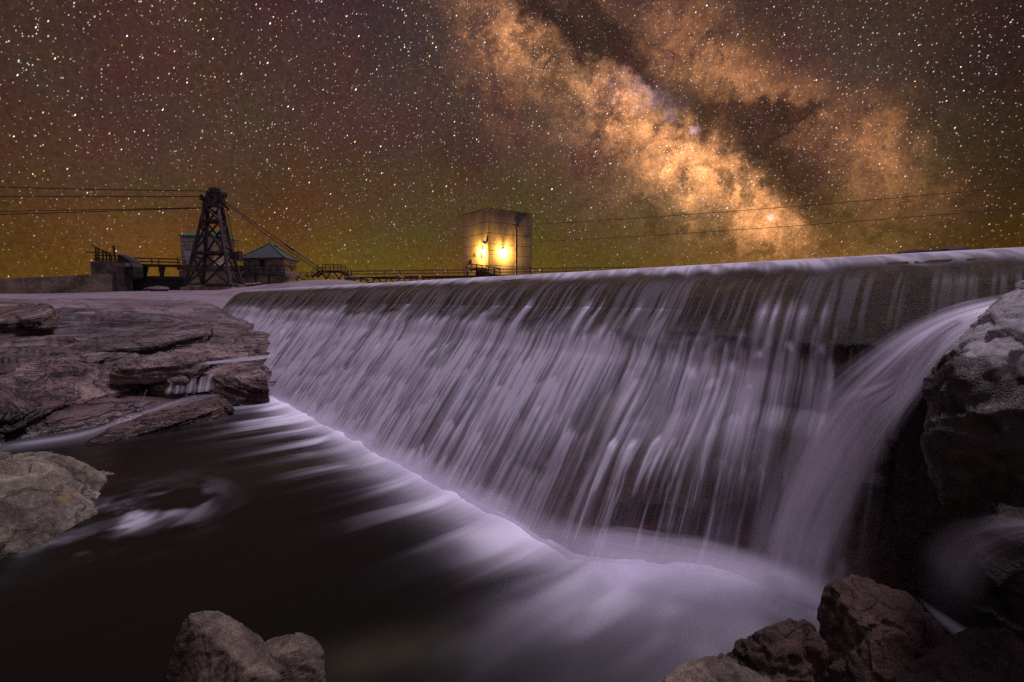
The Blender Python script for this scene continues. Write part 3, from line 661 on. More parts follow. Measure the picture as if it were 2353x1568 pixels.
# ------------------------------------------------------------------ rocks: hulls remeshed to an even skin and weathered
def rock(name, hulls, mt, label, cat='rock', vox=0.02, amp=0.05, fs=3.0, fine=0.012, smooth=2, strata=None, seed=1, group=None, chips=14, facet=0.55):
    bm = bmesh.new()
    for h in hulls:
        b2 = bmesh.new(); vs = [b2.verts.new(p) for p in h]
        r_ = bmesh.ops.convex_hull(b2, input=vs)
        bad = list({g for g in r_['geom_interior'] + r_['geom_unused'] if isinstance(g, bmesh.types.BMVert)})
        if bad: bmesh.ops.delete(b2, geom=bad, context='VERTS')
        bmesh.ops.recalc_face_normals(b2, faces=b2.faces)
        t = bpy.data.meshes.new('t'); b2.to_mesh(t); b2.free(); bm.from_mesh(t); bpy.data.meshes.remove(t)
    me = bpy.data.meshes.new(name); bm.to_mesh(me); bm.free()
    o = bpy.data.objects.new(name, me); COL.objects.link(o)
    md = o.modifiers.new('r', 'REMESH'); md.mode = 'VOXEL'; md.voxel_size = vox
    bpy.context.view_layer.update()
    dg = bpy.context.evaluated_depsgraph_get()
    m2 = bpy.data.meshes.new_from_object(o.evaluated_get(dg))
    bpy.data.objects.remove(o); bpy.data.meshes.remove(me)
    bm = bmesh.new(); bm.from_mesh(m2)
    for _ in range(smooth): bmesh.ops.smooth_vert(bm, verts=bm.verts, factor=0.5, use_axis_x=True, use_axis_y=True, use_axis_z=True)
    bm.normal_update(); bm.to_mesh(m2); bm.free()
    k = len(m2.vertices); co = np.empty(k * 3); m2.vertices.foreach_get('co', co); co = co.reshape(-1, 3)
    nr = np.empty(k * 3); m2.vertices.foreach_get('normal', nr); nr = nr.reshape(-1, 3)
    rg = np.random.RandomState(seed); ctr = (co.max(0) + co.min(0)) / 2; rel = co - ctr
    for _ in range(chips):
        nv = rg.normal(size=3); nv[2] = abs(nv[2]) * 0.8; nv /= np.linalg.norm(nv); pr = rel @ nv; lim = pr.max() * rg.uniform(0.90, 0.985)
        over = np.clip(pr - lim, 0, None); rel = rel - over[:, None] * nv * 0.9
    co = rel + ctr
    sz = (co.max(0) - co.min(0)).max(); K = 46
    sd_ = rg.uniform(size=(K, 3)) * (co.max(0) - co.min(0)) + co.min(0); gr = rg.normal(size=(K, 3)) * 0.16; hh = rg.uniform(-.5, .5, K)
    wv_ = 0.10 * sz * (fbm(co[:, 0] * 4 / sz, co[:, 1] * 4 / sz, co[:, 2] * 4 / sz, o=3, seed=seed + 40) - .5)
    cw = co + wv_[:, None]; ni = np.zeros(len(co), int); bd = np.full(len(co), 1e9)
    for q in range(K):
        dd = ((cw - sd_[q]) ** 2).sum(1); m_ = dd < bd; bd = np.where(m_, dd, bd); ni = np.where(m_, q, ni)
    fct = np.clip(((co - sd_[ni]) * gr[ni]).sum(1) + hh[ni] * 0.03 * sz, -0.05 * sz, 0.05 * sz) * facet
    co = co + nr * fct[:, None]
    x, y, z = co.T
    d = amp * 1.3 * (fbm(x * fs, y * fs, z * fs, o=6, seed=seed, g=0.55) - 0.5)
    fac = fbm(x * fs * .8, y * fs * .8, z * fs * .8, o=2, seed=seed + 2) * 5; d = d + amp * 0.5 * (ss(fac - np.floor(fac), 0.0, 0.9) - 0.5)
    rid = 1 - np.abs(2 * fbm(x * fs * 1.7, y * fs * 1.7, z * fs * 1.7, o=4, seed=seed + 5) - 1)
    d = d - amp * 0.35 * ss(rid, 0.93, 1.0)
    d = d + fine * 2 * (fbm(x * fs * 7, y * fs * 7, z * fs * 7, o=3, seed=seed + 9) - 0.5)
    if strata:
        (dvx, dvy, dvz), freq, sam = strata
        h = (x * dvx + y * dvy + z * dvz) + 0.05 * fbm(x * 1.5, y * 1.5, z * 1.5, seed=seed + 3)
        l = vn(h * freq, x * 0.35, y * 0.35, seed=seed + 4) * 0.6 + vn(h * freq * 2.7, x * .7, y * .7, seed=seed + 6) * 0.4
        d = d + sam * (ss(l, 0.38, 0.62) - 0.5) * 2
    co = co + nr * d[:, None]
    c0 = co.mean(0); c0[2] = co[:, 2].min()
    m2.vertices.foreach_set('co', (co - c0).ravel()); m2.update(); m2.name = name
    o = link(name, m2, mt, None, True); o.location = c0
    return tag(o, label, cat, group)
def pz(lst): return [at_z(u, v, z) for u, v, z in lst]
def py_(lst): return [at_y(u, v, y) for u, v, y in lst]
def down(pts, z, push=(0, 0)): return [Vector((p.x + push[0], p.y + push[1], z)) for p in pts]
def back(pts, d, dz=0.0): return [Vector((p.x * (1 + d / p.length), p.y * (1 + d / p.length), p.z + dz)) for p in pts]

M_BEIGE = rock_mat('beige_boulder', (0.042, 0.033, 0.020), (0.17, 0.143, 0.102), (0.33, 0.285, 0.22), 4.0, 1.0, 0.012, wet=(0.02, 0.22, (0.45, 0.38, 0.30)), stain=(2.6, 0.61, (0.20, 0.12, 0.045)), crack=0.6)
M_GREY = rock_mat('grey_granite', (0.024, 0.016, 0.010), (0.085, 0.062, 0.045), (0.20, 0.16, 0.12), 6.0, 1.0, 0.007, wet=(0.0, 0.18, (0.4, 0.33, 0.30)), crack=0.3)
M_BROWN = rock_mat('brown_rock', (0.018, 0.009, 0.006), (0.060, 0.033, 0.023), (0.135, 0.080, 0.058), 5.0, 1.0, 0.02, crack=0.4)
M_DARK = rock_mat('dark_wet_rock', (0.012, 0.009, 0.008), (0.035, 0.025, 0.02), (0.075, 0.05, 0.04), 5.0, 1.0, 0.02, crack=0.3)
def pale_top_mat():  # pale towards the top and right, dark below and to the left
    m, n = mat('pale_topped_boulder'); pos = n.pos
    a = n.noise(pos, 3.0, 7, 0.68, 0.6); b = n.noise(pos, 14.0, 8, 0.7); c = n.noise(pos, 90.0, 4, 0.75)
    pale = n.ramp(b, [(0.3, (0.16, 0.15, 0.15)), (0.6, (0.36, 0.345, 0.36))]); pale = n.v('SCALE', pale, scale=n.rng(c, 0.3, 0.7, 0.6, 1.3, False))
    dk = n.ramp(b, [(0.35, (0.015, 0.012, 0.010)), (0.7, (0.060, 0.045, 0.038))])
    x, y, z = n.xyz(pos)
    f = n.rng(n.m('ADD', n.m('ADD', z, n.m('MULTIPLY', n.m('SUBTRACT', x, 2.3), 0.7)), n.m('MULTIPLY', n.m('SUBTRACT', a, 0.5), 1.0)), 1.74, 1.80)
    col = n.mix(f, dk, pale)
    h = n.m('ADD', n.m('MULTIPLY', b, 0.5), n.m('MULTIPLY', c, 0.5))
    p = princ(n, col, n.rng(f, 0, 1, 0.35, 0.85), h, 1.0, 0.015); n.l.new(p.outputs[0], n.out.inputs['Surface']); return m
M_PALETOP = pale_top_mat()

# beige boulder at the left edge
wl = pz([(252, 1096, 0.02), (235, 1130, -0.02), (195, 1195, -0.02), (110, 1268, -0.02), (0, 1305, -0.02), (-160, 1340, -0.02)])
top = pz([(246, 1088, 0.05), (170, 1046, 0.30), (128, 1036, 0.40), (60, 1030, 0.42), (30, 1036, 0.40), (-60, 1045, 0.42), (-200, 1060, 0.5)])
mid = pz([(120, 1100, 0.32), (0, 1170, 0.36), (-150, 1200, 0.4)])
rock('boulder', [wl + top + mid + down(wl, -0.6) + down(back(top, 0.5), -0.6)], M_BEIGE, 'pale beige boulder with ochre stain in the dark pool at the left edge', 'boulder', 0.02, 0.018, 3.5, 0.008, 1, seed=3, chips=12, facet=0.9)
# boulder in front
h1 = py_([(432, 1412, 2.5), (475, 1398, 2.55), (502, 1402, 2.55), (528, 1480, 2.40), (575, 1550, 2.26), (602, 1463, 2.60), (650, 1560, 2.30), (398, 1490, 2.5), (372, 1575, 2.45), (480, 1720, 2.16), (365, 1720, 2.35), (600, 1720, 2.15)])
h1 += down(h1[:6], -.4)
h2 = py_([(592, 1478, 2.55), (640, 1460, 2.58), (690, 1453, 2.58), (725, 1468, 2.55), (742, 1490, 2.5), (752, 1575, 2.36), (690, 1490, 2.42), (630, 1505, 2.40), (610, 1620, 2.3), (700, 1640, 2.3)])
h2 += down(h2, -.4)
rock('boulder', [h1, h2], M_GREY, 'grey brown granite boulder with a sharp peak in the foreground pool', 'boulder', 0.011, 0.009, 7.0, 0.005, 0, seed=11, chips=0, facet=0.16)
# big boulder on the right
b1 = py_([(2215, 775, 2.45), (2150, 845, 2.35), (2128, 900, 2.3), (2135, 1100, 2.25), (2180, 1160, 2.2), (2300, 690, 2.55), (2360, 655, 2.5), (2420, 640, 2.4), (2360, 1170, 2.0), (2500, 650, 2.2), (2600, 720, 2.0), (2550, 1170, 1.8), (2330, 800, 2.15), (2330, 950, 2.08)])
b1 = [Vector((0, 0, EYE)) + (p - Vector((0, 0, EYE))) * 0.88 for p in b1]
rock('boulder', [b1 + back(b1, 0.5)], M_PALETOP, 'large boulder with pale grey top and dark side beside the right hand cascade', 'boulder', 0.018, 0.04, 3.0, 0.010, 3, seed=21)
# rocks at the lower right
r1 = py_([(1893, 1375, 2.25), (1888, 1440, 2.2), (1925, 1330, 2.3), (1985, 1312, 2.3), (2045, 1320, 2.3), (2095, 1370, 2.25), (2170, 1450, 2.15), (2240, 1530, 2.1), (1985, 1400, 2.05), (2060, 1410, 2.05), (2000, 1580, 1.9), (1890, 1570, 2.1), (2200, 1600, 1.9)])
rock('rock', [r1 + down(back(r1, 0.25), -0.5) + down(r1, -0.5)], M_BROWN, 'tallest brown block rock with a squared dark front at the lower right', 'rock', 0.014, 0.03, 4.5, 0.009, 2, seed=31)
r2 = py_([(1660, 1498, 2.2), (1700, 1475, 2.22), (1745, 1452, 2.2), (1752, 1430, 2.2), (1800, 1418, 2.2), (1860, 1415, 2.2), (1885, 1440, 2.15), (1905, 1500, 2.1), (1890, 1600, 2.0), (1760, 1600, 2.0), (1790, 1475, 2.05), (1860, 1480, 2.05)])
rock('rock', [r2 + down(back(r2, 0.2), -0.5) + down(r2, -0.5)], M_BROWN, 'rounded brown rock with a dark hollow left of the tall block rock', 'rock', 0.013, 0.028, 5.5, 0.008, 2, seed=41)
r3 = py_([(1470, 1580, 1.98), (1540, 1538, 2.0), (1600, 1502, 2.0), (1650, 1490, 1.98), (1700, 1515, 1.95), (1800, 1560, 1.9), (1740, 1580, 1.85), (1650, 1600, 1.8), (1520, 1610, 1.85)])
rock('rock', [r3 + down(back(r3, 0.15), -0.3) + down(r3, -0.3)], M_GREY, 'low mossy rock at the bottom edge below the rounded brown rock', 'rock', 0.013, 0.025, 5.0, 0.008, 2, seed=51)
r4 = py_([(2070, 1550, 1.85), (2190, 1462, 1.9), (2300, 1440, 1.9), (2400, 1440, 1.85), (2400, 1620, 1.6), (2120, 1620, 1.65)])
rock('rock', [r4 + down(back(r4, 0.2), -0.3) + down(r4, -0.3)], M_DARK, 'dark rock in the lower right corner', 'rock', 0.015, 0.03, 4.0, 0.008, 2, seed=61)
r5 = py_([(2095, 1240, 2.75), (2130, 1195, 2.75), (2200, 1175, 2.75), (2400, 1165, 2.6), (2600, 1170, 2.3), (2140, 1400, 2.6), (2400, 1400, 2.4), (2600, 1500, 2.1), (2120, 1500, 2.6)])
rock('rock', [r5 + down(back(r5, 0.35), -0.3) + down(r5, -0.3)], M_DARK, 'dark wet ledge under the pale topped boulder with a veil of water over it', 'rock', 0.02, 0.035, 3.5, 0.008, 3, seed=71)
r6 = py_([(2085, 770, 2.95), (2112, 790, 2.9), (2100, 830, 2.88), (2085, 815, 2.95), (2150, 900, 2.8), (2060, 1150, 2.95), (2160, 1200, 2.7), (2250, 760, 2.75), (2300, 1200, 2.6), (2230, 1000, 2.6)])
rock('rock', [r6 + back(r6, 0.25) + down(r6, -0.4)], M_DARK, 'dark rock standing in the cascade behind the pale topped boulder', 'rock', 0.018, 0.03, 4.0, 0.008, 3, seed=81)

# layered slabs by the left shore
ta = pz([(0, 964, 0.36), (58, 949, 0.37), (131, 920, 0.40), (200, 912, 0.40), (323, 887, 0.46), (385, 852, 0.56), (405, 838, 0.62)])
tb = pz([(-260, 1010, 0.36), (-260, 885, 0.86), (0, 872, 0.84), (131, 849, 0.88), (240, 838, 0.86), (330, 832, 0.84)])
fa = pz([(0, 1012, -0.05), (131, 986, -0.05), (208, 970, -0.05), (308, 935, -0.02), (330, 915, 0.1)])
rock('rock_slab', [ta + tb + fa + down(tb, -0.2) + down(ta, -0.3)], M_SLAB, 'largest layered slab with a long dark front edge on the left shore', 'rock slab', 0.026, 0.030, 2.2, 0.010, 1, strata=((0.25, -0.32, 0.9), 13, 0.017), seed=91)
tc = pz([(330, 850, 0.72), (360, 838, 0.78), (385, 832, 0.80), (432, 850, 0.72), (428, 868, 0.62), (388, 868, 0.6), (345, 885, 0.5)])
rock('rock_slab', [tc + down(tc, 0.0) + back(tc, 0.3, -0.05)], M_SLAB, 'small rounded block at the upper right end of the largest layered slab', 'rock slab', 0.022, 0.03, 3.0, 0.01, 2, seed=95)
t2 = pz([(185, 1016, 0.04), (246, 985, 0.14), (327, 954, 0.20), (473, 917, 0.26), (515, 914, 0.27), (533, 930, 0.20), (531, 948, 0.05), (470, 962, 0.02), (385, 985, 0.0), (231, 1020, 0.0)])
rock('rock_slab', [t2 + down(t2, -0.5)], M_SLAB, 'narrow reddish slab lying lowest at the water edge on the left', 'rock slab', 0.02, 0.022, 3.0, 0.008, 1, strata=((0.3, -0.3, 0.9), 18, 0.012), seed=97, chips=4, facet=0.3)
t3 = pz([(450, 868, 0.55), (505, 846, 0.66), (545, 840, 0.70), (592, 849, 0.66), (616, 868, 0.55), (612, 908, 0.08), (540, 932, 0.02), (525, 905, 0.22), (490, 905, 0.25)])
rock('rock_slab', [t3 + down(t3, -0.5) + back(t3[1:4], 0.7, 0.02)], M_SLAB, 'reddish block between the trickle and the waterfall foot', 'rock slab', 0.022, 0.03, 2.6, 0.01, 1, strata=((0.3, -0.3, 0.9), 12, 0.014), seed=99, chips=4, facet=0.3)
t4 = pz([(430, 800, 1.05), (470, 768, 1.2), (520, 756, 1.28), (580, 764, 1.22), (622, 775, 1.12), (618, 812, 0.75), (560, 824, 0.75), (470, 820, 0.85)])
rock('rock', [t4 + down(t4, 0.2) + back(t4, 0.5, -0.05)], M_SLAB, 'dark rounded rock where the weir meets the left bank', 'rock', 0.026, 0.04, 2.0, 0.012, 2, seed=103)
t5 = pz([(-200, 830, 0.9), (-200, 800, 1.15), (0, 795, 1.12), (110, 788, 1.15), (200, 800, 1.10), (245, 818, 1.02), (150, 840, 0.92), (0, 858, 0.86)])
rock('rock_slab', [t5 + [p - Vector((0, 0, .4)) for p in t5]], M_SLAB, 'flat slab lying behind the largest layered slab on the left bank', 'rock slab', 0.03, 0.035, 1.8, 0.012, 1, strata=((0.25, -0.32, 0.9), 11, 0.02), seed=107, chips=4, facet=0.3)
t6 = py_([(-120, 708, 11.6), (0, 692, 11.8), (60, 695, 11.7), (105, 703, 11.4), (126, 714, 11.0), (95, 728, 10.6), (0, 741, 10.2), (-120, 745, 10.2)])
rock('rock', [t6 + [p - Vector((0, 0, .6)) for p in t6] + back(t6[1:4], 1.0, -0.1)], M_SLAB, 'low dark boulder lying on the pale bank at the far left', 'rock', 0.04, 0.06, 1.2, 0.015, 3, seed=109)
t7 = pz([(250, 850, 0.85), (300, 826, 0.98), (400, 806, 1.12), (460, 800, 1.12), (480, 818, 1.0), (440, 834, 0.9), (330, 850, 0.82)])
rock('rock_slab', [t7 + [p - Vector((0, 0, .3)) for p in t7]], M_SLAB, 'flat grey slab above the trickle on the left bank', 'rock slab', 0.028, 0.03, 2.0, 0.01, 1, strata=((0.25, -0.32, 0.9), 12, 0.018), seed=111, chips=4, facet=0.3)
t8 = pz([(90, 800, 1.12), (240, 776, 1.30), (420, 752, 1.45), (500, 745, 1.5), (470, 770, 1.3), (330, 795, 1.15), (160, 815, 1.05)])
rock('rock_slab', [t8 + [p - Vector((0, 0, .22)) for p in t8]], M_BED, 'long thin slab running up the bank towards the weir crest', 'rock slab', 0.034, 0.04, 1.5, 0.012, 1, strata=((0.25, -0.32, 0.9), 9, 0.02), seed=113, chips=4, facet=0.3)
# rock ledge beyond the crest at the right
tl = py_([(2062, 579, 4.9), (2075, 575.5, 4.9), (2150, 572, 4.9), (2205, 570.5, 4.9), (2240, 575, 4.9), (2150, 585, 4.9)])
rock('rock', [tl + down(tl, 2.2) + back(tl, 0.5)], M_DARK, 'dark flat rock just beyond the weir crest on the right', 'rock', 0.03, 0.02, 2.0, 0.008, 1, seed=117)

# ------------------------------------------------------------------ cascades
def catmull(P, n):
    P = np.array([tuple(p) for p in P]); L = np.r_[0, np.cumsum(np.linalg.norm(np.diff(P, axis=0), axis=1))]; L /= L[-1]
    t = np.linspace(0, 1, n); m = np.gradient(P, L, axis=0)
    i = np.clip(np.searchsorted(L, t) - 1, 0, len(L) - 2); h = (L[i + 1] - L[i])[:, None]; u = ((t - L[i]) / (L[i + 1] - L[i]))[:, None]
    return (2*u**3-3*u**2+1)*P[i] + (u**3-2*u**2+u)*h*m[i] + (-2*u**3+3*u**2)*P[i+1] + (u**3-u**2)*h*m[i+1]
def sheet_of(name, lines, alphas, n=150, m=120, freq=14, seed=1, fade=(0.04, 0.12), soft=0.3, relief=0.02, contrast=0.9):
    G = np.stack([catmull(l, n) for l in lines])                # lines x n x 3
    G = np.stack([catmull(G[:, j], m) for j in range(n)], 1)    # m x n x 3
    k = np.linspace(0, 1, m)[:, None]; t = np.linspace(0, 1, n)[None, :]
    al = np.interp(k[:, 0], np.linspace(0, 1, len(alphas)), alphas)[:, None]
    stv = 0.55 * vn(k * freq, t * 1.2, seed=seed) + 0.3 * vn(k * freq * 2.7, t * 1.6, seed=seed + 1) + 0.15 * vn(k * freq * 7, t * 2.2, seed=seed + 2)
    f = al * (1 + contrast * 2 * (stv - 0.5)) * ss(k, 0, soft) * ss(1 - k, 0, soft) * ss(t, 0, fade[0]) * ss(1 - t, 0, fade[1])
    G = G + relief * (stv - 0.5)[..., None] * np.array([-0.5, -0.7, 0.4])
    return G, np.clip(f, 0, 0.96)
def water_sheet(name, *args, **kw):
    G, f = sheet_of(name, *args, **kw)
    o = grid_mesh(name, G, M_WHITE, {'foam': f}); return tag(o, kind='structure')
# main fan on the right
L1 = py_([(2420, 664, 2.78), (2320, 674, 2.85), (2200, 695, 2.93), (2080, 742, 3.00), (1980, 800, 3.06), (1880, 880, 3.12), (1790, 1010, 3.2), (1720, 1180, 3.25), (1690, 1340, 3.32)])
L2 = py_([(2420, 676, 2.68), (2320, 690, 2.74), (2210, 718, 2.80), (2100, 775, 2.85), (2020, 840, 2.90), (1930, 930, 2.98), (1850, 1060, 3.02), (1790, 1210, 3.06), (1760, 1370, 3.10)])
L3 = py_([(2420, 692, 2.58), (2330, 712, 2.62), (2230, 748, 2.66), (2160, 800, 2.69), (2085, 880, 2.76), (2010, 990, 2.80), (1930, 1120, 2.86), (1870, 1260, 2.92), (1840, 1400, 2.98)])
L4 = py_([(2420, 712, 2.48), (2340, 735, 2.50), (2260, 775, 2.53), (2190, 830, 2.56), (2120, 925, 2.59), (2060, 1030, 2.68), (1990, 1170, 2.74), (1935, 1300, 2.82), (1910, 1420, 2.9)])
water_sheet('cascade_water', [L1, L2, L3, L4], [0.50, 0.74, 0.70, 0.55], freq=7, seed=201, fade=(0.02, 0.22), soft=0.28, relief=0.03, contrast=0.75)
Q1 = py_([(2110, 800, 2.78), (2040, 848, 2.84), (1960, 868, 2.9), (1885, 890, 2.94), (1830, 970, 2.98), (1790, 1100, 3.0), (1770, 1290, 3.05)])
Q2 = py_([(2125, 830, 2.74), (2060, 880, 2.78), (1990, 910, 2.82), (1930, 960, 2.86), (1885, 1060, 2.9), (1850, 1190, 2.94), (1830, 1350, 2.98)])
Q3 = py_([(2145, 850, 2.68), (2095, 920, 2.70), (2040, 985, 2.72), (1995, 1060, 2.76), (1950, 1160, 2.8), (1915, 1270, 2.86), (1895, 1390, 2.92)])
water_sheet('cascade_water', [Q1, Q2, Q3], [0.52, 0.46, 0.40], freq=4, seed=211, fade=(0.3, 0.25), soft=0.42, relief=0.03, contrast=0.5)
# bright jet over the rock beside the boulder
J1 = py_([(2210, 722, 2.40), (2150, 752, 2.44), (2095, 806, 2.48), (2055, 880, 2.52), (2010, 990, 2.58)])
J2 = py_([(2225, 742, 2.36), (2180, 778, 2.38), (2135, 840, 2.42), (2095, 920, 2.46), (2045, 1040, 2.52)])
water_sheet('cascade_water', [J1, J2], [0.75, 0.75], n=90, m=60, freq=7, seed=221, fade=(0.05, 0.6), soft=0.25, relief=0.02, contrast=0.9)
# small veil at the right edge
V1 = py_([(2480, 1195, 2.25), (2353, 1180, 2.4), (2240, 1178, 2.5), (2160, 1195, 2.55), (2115, 1240, 2.55), (2095, 1330, 2.52), (2090, 1420, 2.5)])
V2 = py_([(2480, 1215, 2.2), (2360, 1212, 2.32), (2260, 1222, 2.42), (2200, 1260, 2.45), (2165, 1330, 2.42), (2150, 1420, 2.4), (2150, 1480, 2.38)])
V3 = py_([(2480, 1260, 2.15), (2400, 1270, 2.25), (2330, 1300, 2.3), (2290, 1360, 2.28), (2270, 1420, 2.25), (2260, 1480, 2.22), (2255, 1530, 2.2)])
water_sheet('cascade_water', [V1, V2, V3], [0.22, 0.20, 0.10], freq=3, seed=231, fade=(0.02, 0.6), soft=0.45, relief=0.02, contrast=0.25)
K1 = py_([(2110, 1380, 2.3), (2150, 1430, 2.22), (2210, 1480, 2.15), (2260, 1510, 2.1)])
K2 = py_([(2095, 1360, 2.4), (2190, 1420, 2.3), (2260, 1460, 2.25), (2330, 1490, 2.2)])
water_sheet('cascade_water', [K1, K2], [0.16, 0.14], n=70, m=50, freq=2, seed=241, fade=(0.4, 0.45), soft=0.5, relief=0.01, contrast=0.3)
# trickles on the left bank
def strands(o, cnt, seed, al, n, m):
    q = np.random.RandomState(seed); k = np.linspace(0, 1, m)[:, None]; t = np.linspace(0, 1, n)[None, :]; f = np.zeros((m, n))
    for _ in range(cnt):
        c = q.uniform(.03, .97); w = q.uniform(.006, .02); d = q.uniform(0, .25); f = f + q.uniform(.3, 1) * np.exp(-((k - c) / (w * (1 + t))) ** 2) * ss(t, d, d + .1) * (1 - .5 * t)
    f = np.clip(al * f + al * 0.35 * ss(t, .6, 1) * ss(1 - t, 0, .15), 0, .9)
    o.data.attributes['foam'].data.foreach_set('value', f.ravel().astype(np.float32))
def curtain(tops, bots, n=60, m=90, al=0.6, freq=20, seed=1, fade=(0.08, 0.25)):
    lines = []
    for p, q in zip(tops, bots):
        ey_ = Vector((0, 0, EYE)); a = ey_ + (Vector(p) - ey_) * .95; b = ey_ + (Vector(q) - ey_) * .955; mid = (a + b) / 2; k = (b - a); k.z = 0
        lines.append([a - k * 0.25 + Vector((0, 0, 0.02)), a, a + k * 0.45 - Vector((0, 0, (a.z - b.z) * 0.25)), b])
    o = water_sheet('trickle_water', lines, [al] * len(lines), n=n, m=m, freq=freq, seed=seed, fade=fade, soft=0.15, relief=0.0, contrast=2.4)
    strands(o, max(4, m // 5), seed, min(.9, al * 2.4), n, m); return o
curtain(al=0.13, freq=30, tops=pz([(395, 872, 0.50), (430, 862, 0.52), (470, 860, 0.52), (502, 862, 0.50)]), bots=pz([(376, 908, 0.26), (412, 905, 0.26), (455, 902, 0.26), (490, 898, 0.26)]), seed=301)
curtain(pz([(330, 900, 0.42), (338, 896, 0.42), (345, 897, 0.42)]), pz([(308, 936, 0.14), (322, 936, 0.14), (334, 934, 0.14)]), seed=303, freq=5, m=30, al=0.25)
curtain(pz([(604, 838, 0.72), (622, 842, 0.70), (640, 848, 0.66)]), pz([(618, 912, 0.05), (634, 916, 0.04), (650, 918, 0.03)]), seed=305, freq=5, m=40, al=0.55)
S1 = pz([(520, 905, 0.24), (440, 908, 0.24), (360, 932, 0.15), (270, 965, 0.08), (160, 996, 0.05), (0, 1020, 0.03)])
S2 = pz([(520, 915, 0.28), (450, 924, 0.25), (370, 948, 0.18), (285, 976, 0.10), (190, 1008, 0.05), (0, 1036, 0.03)])
water_sheet('stream_water', [S1, S2], [0.20, 0.16], n=160, m=40, freq=9, seed=311, fade=(0.1, 0.1), soft=0.3, relief=0.01, contrast=1.2)
S1 = pz([(640, 812, 0.95), (590, 818, 0.92), (520, 826, 0.90), (450, 834, 0.88)]); S2 = pz([(630, 822, 0.90), (580, 830, 0.87), (520, 836, 0.86), (440, 842, 0.84)])
water_sheet('stream_water', [S1, S2], [0.55, 0.40], n=80, m=24, freq=3, seed=313, fade=(0.15, 0.2), soft=0.3, relief=0.005, contrast=1.2)

# ------------------------------------------------------------------ far structures
M_TIMBER = plain_mat('dark_timber', (0.020, 0.015, 0.017), (0.080, 0.064, 0.070), 5.0, 0.85, 0.4, 0.02)
M_STEEL = plain_mat('dark_steel', (0.020, 0.015, 0.010), (0.05, 0.04, 0.03), 6.0, 0.6)
M_CONC = plain_mat('tower_concrete', (0.12, 0.114, 0.115), (0.25, 0.24, 0.24), 0.7, 0.85, 0.25, 0.01, vert=0.35)
M_OLDC = plain_mat('old_concrete', (0.12, 0.098, 0.075), (0.46, 0.39, 0.31), 0.55, 0.9, 0.5, 0.03)
M_BLOCK = plain_mat('dark_stone', (0.04, 0.034, 0.034), (0.20, 0.17, 0.17), 1.2, 0.9, 0.6, 0.05)
M_DKSTONE = plain_mat('weathered_dark_stone', (0.012, 0.010, 0.010), (0.075, 0.058, 0.056), 1.6, 0.9, 0.8, 0.06)
M_GATE = plain_mat('dark_gate_steel', (0.012, 0.009, 0.009), (0.035, 0.028, 0.026), 1.5, 0.7)
M_GREEN = plain_mat('green_roof_metal', (0.006, 0.085, 0.060), (0.009, 0.12, 0.09), 1.0, 0.6)
M_SHING = plain_mat('grey_green_shingle', (0.022, 0.028, 0.027), (0.06, 0.07, 0.068), 2.5, 0.9, 0.6, 0.03)
M_STONE = None
def block_mat(name, c0, c1, sc, mortar):
    m, n = mat(name); x, y, z = n.xyz(n.pos)
    br = n.new('ShaderNodeTexBrick'); n.put(br.inputs['Vector'], n.comb(n.m('ADD', x, n.m('MULTIPLY', y, 0.7)), z, 0)); br.inputs['Scale'].default_value = sc
    n.put(br.inputs['Color1'], c0); n.put(br.inputs['Color2'], c1); n.put(br.inputs['Mortar'], mortar); br.inputs['Mortar Size'].default_value = 0.02
    a = n.rng(n.noise(n.pos, 2.0, 6, 0.65), 0.3, 0.7, 0.6, 1.3, False)
    p = princ(n, n.v('SCALE', br.outputs['Color'], scale=a), 0.9, br.outputs['Fac'], -0.4, 0.02); n.l.new(p.outputs[0], n.out.inputs['Surface']); return m
M_STONE = block_mat('stone_blocks', (0.19, 0.155, 0.14), (0.32, 0.27, 0.245), 1.6, (0.09, 0.078, 0.07))
M_CBLK = block_mat('concrete_courses', (0.38, 0.345, 0.31), (0.48, 0.44, 0.40), 0.55, (0.22, 0.195, 0.17))
M_WHITEP = plain_mat('white_paint', (0.5, 0.5, 0.55), (0.66, 0.66, 0.70), 1.0, 0.6)
M_DKGL, n = mat('dark_window_glass'); p = princ(n, (0.012, 0.014, 0.02), 0.15); n.l.new(p.outputs[0], n.out.inputs['Surface'])
M_CABLE = plain_mat('steel_cable', (0.015, 0.012, 0.010), (0.04, 0.03, 0.025), 8.0, 0.7)
M_TWIG = plain_mat('dry_twigs', (0.05, 0.04, 0.032), (0.17, 0.145, 0.125), 20.0, 0.9)
M_LENS, n = mat('lamp_lens'); em = n.new('ShaderNodeEmission'); n.put(em.inputs['Color'], (1.0, 0.72, 0.30)); em.inputs['Strength'].default_value = 60; n.l.new(em.outputs[0], n.out.inputs['Surface'])

# --- concrete tower with two lamps
c0 = at_y(1122, 632, 50.0); cl = at_y(1070, 632, 54.5); cr = at_y(1222.5, 632, 53.65)
ztop = at_y(1122, 481, 50.0).z; zb = 2.0
ex = Vector((cr.x - c0.x, cr.y - c0.y, 0)); ey = Vector((cl.x - c0.x, cl.y - c0.y, 0))
wr, wl_ = ex.length, ey.length; ex.normalize(); ey = Vector((-ex.y, ex.x, 0)) if ey.dot(Vector((-ex.y, ex.x, 0))) > 0 else Vector((ex.y, -ex.x, 0))
org = Vector((c0.x, c0.y, 0))
def tl_(p, q, z): return org + ex * p + ey * q + Vector((0, 0, z))
tower = empty('concrete_tower', (c0.x, c0.y, zb), 'square pale concrete tower lit by two bright amber wall lamps', 'tower')
mb = MB(); pan = 1.165; zs = []
z = ztop - 0.12
rings = [(ztop, 0.0), (ztop - 0.12, 0.0)]
while z > zb + pan:
    z -= pan; rings += [(z + 0.035, 0.0), (z + 0.03, 0.035), (z - 0.03, 0.035), (z - 0.035, 0.0)]
rings.append((zb, 0.0))
vs = []; fs = []
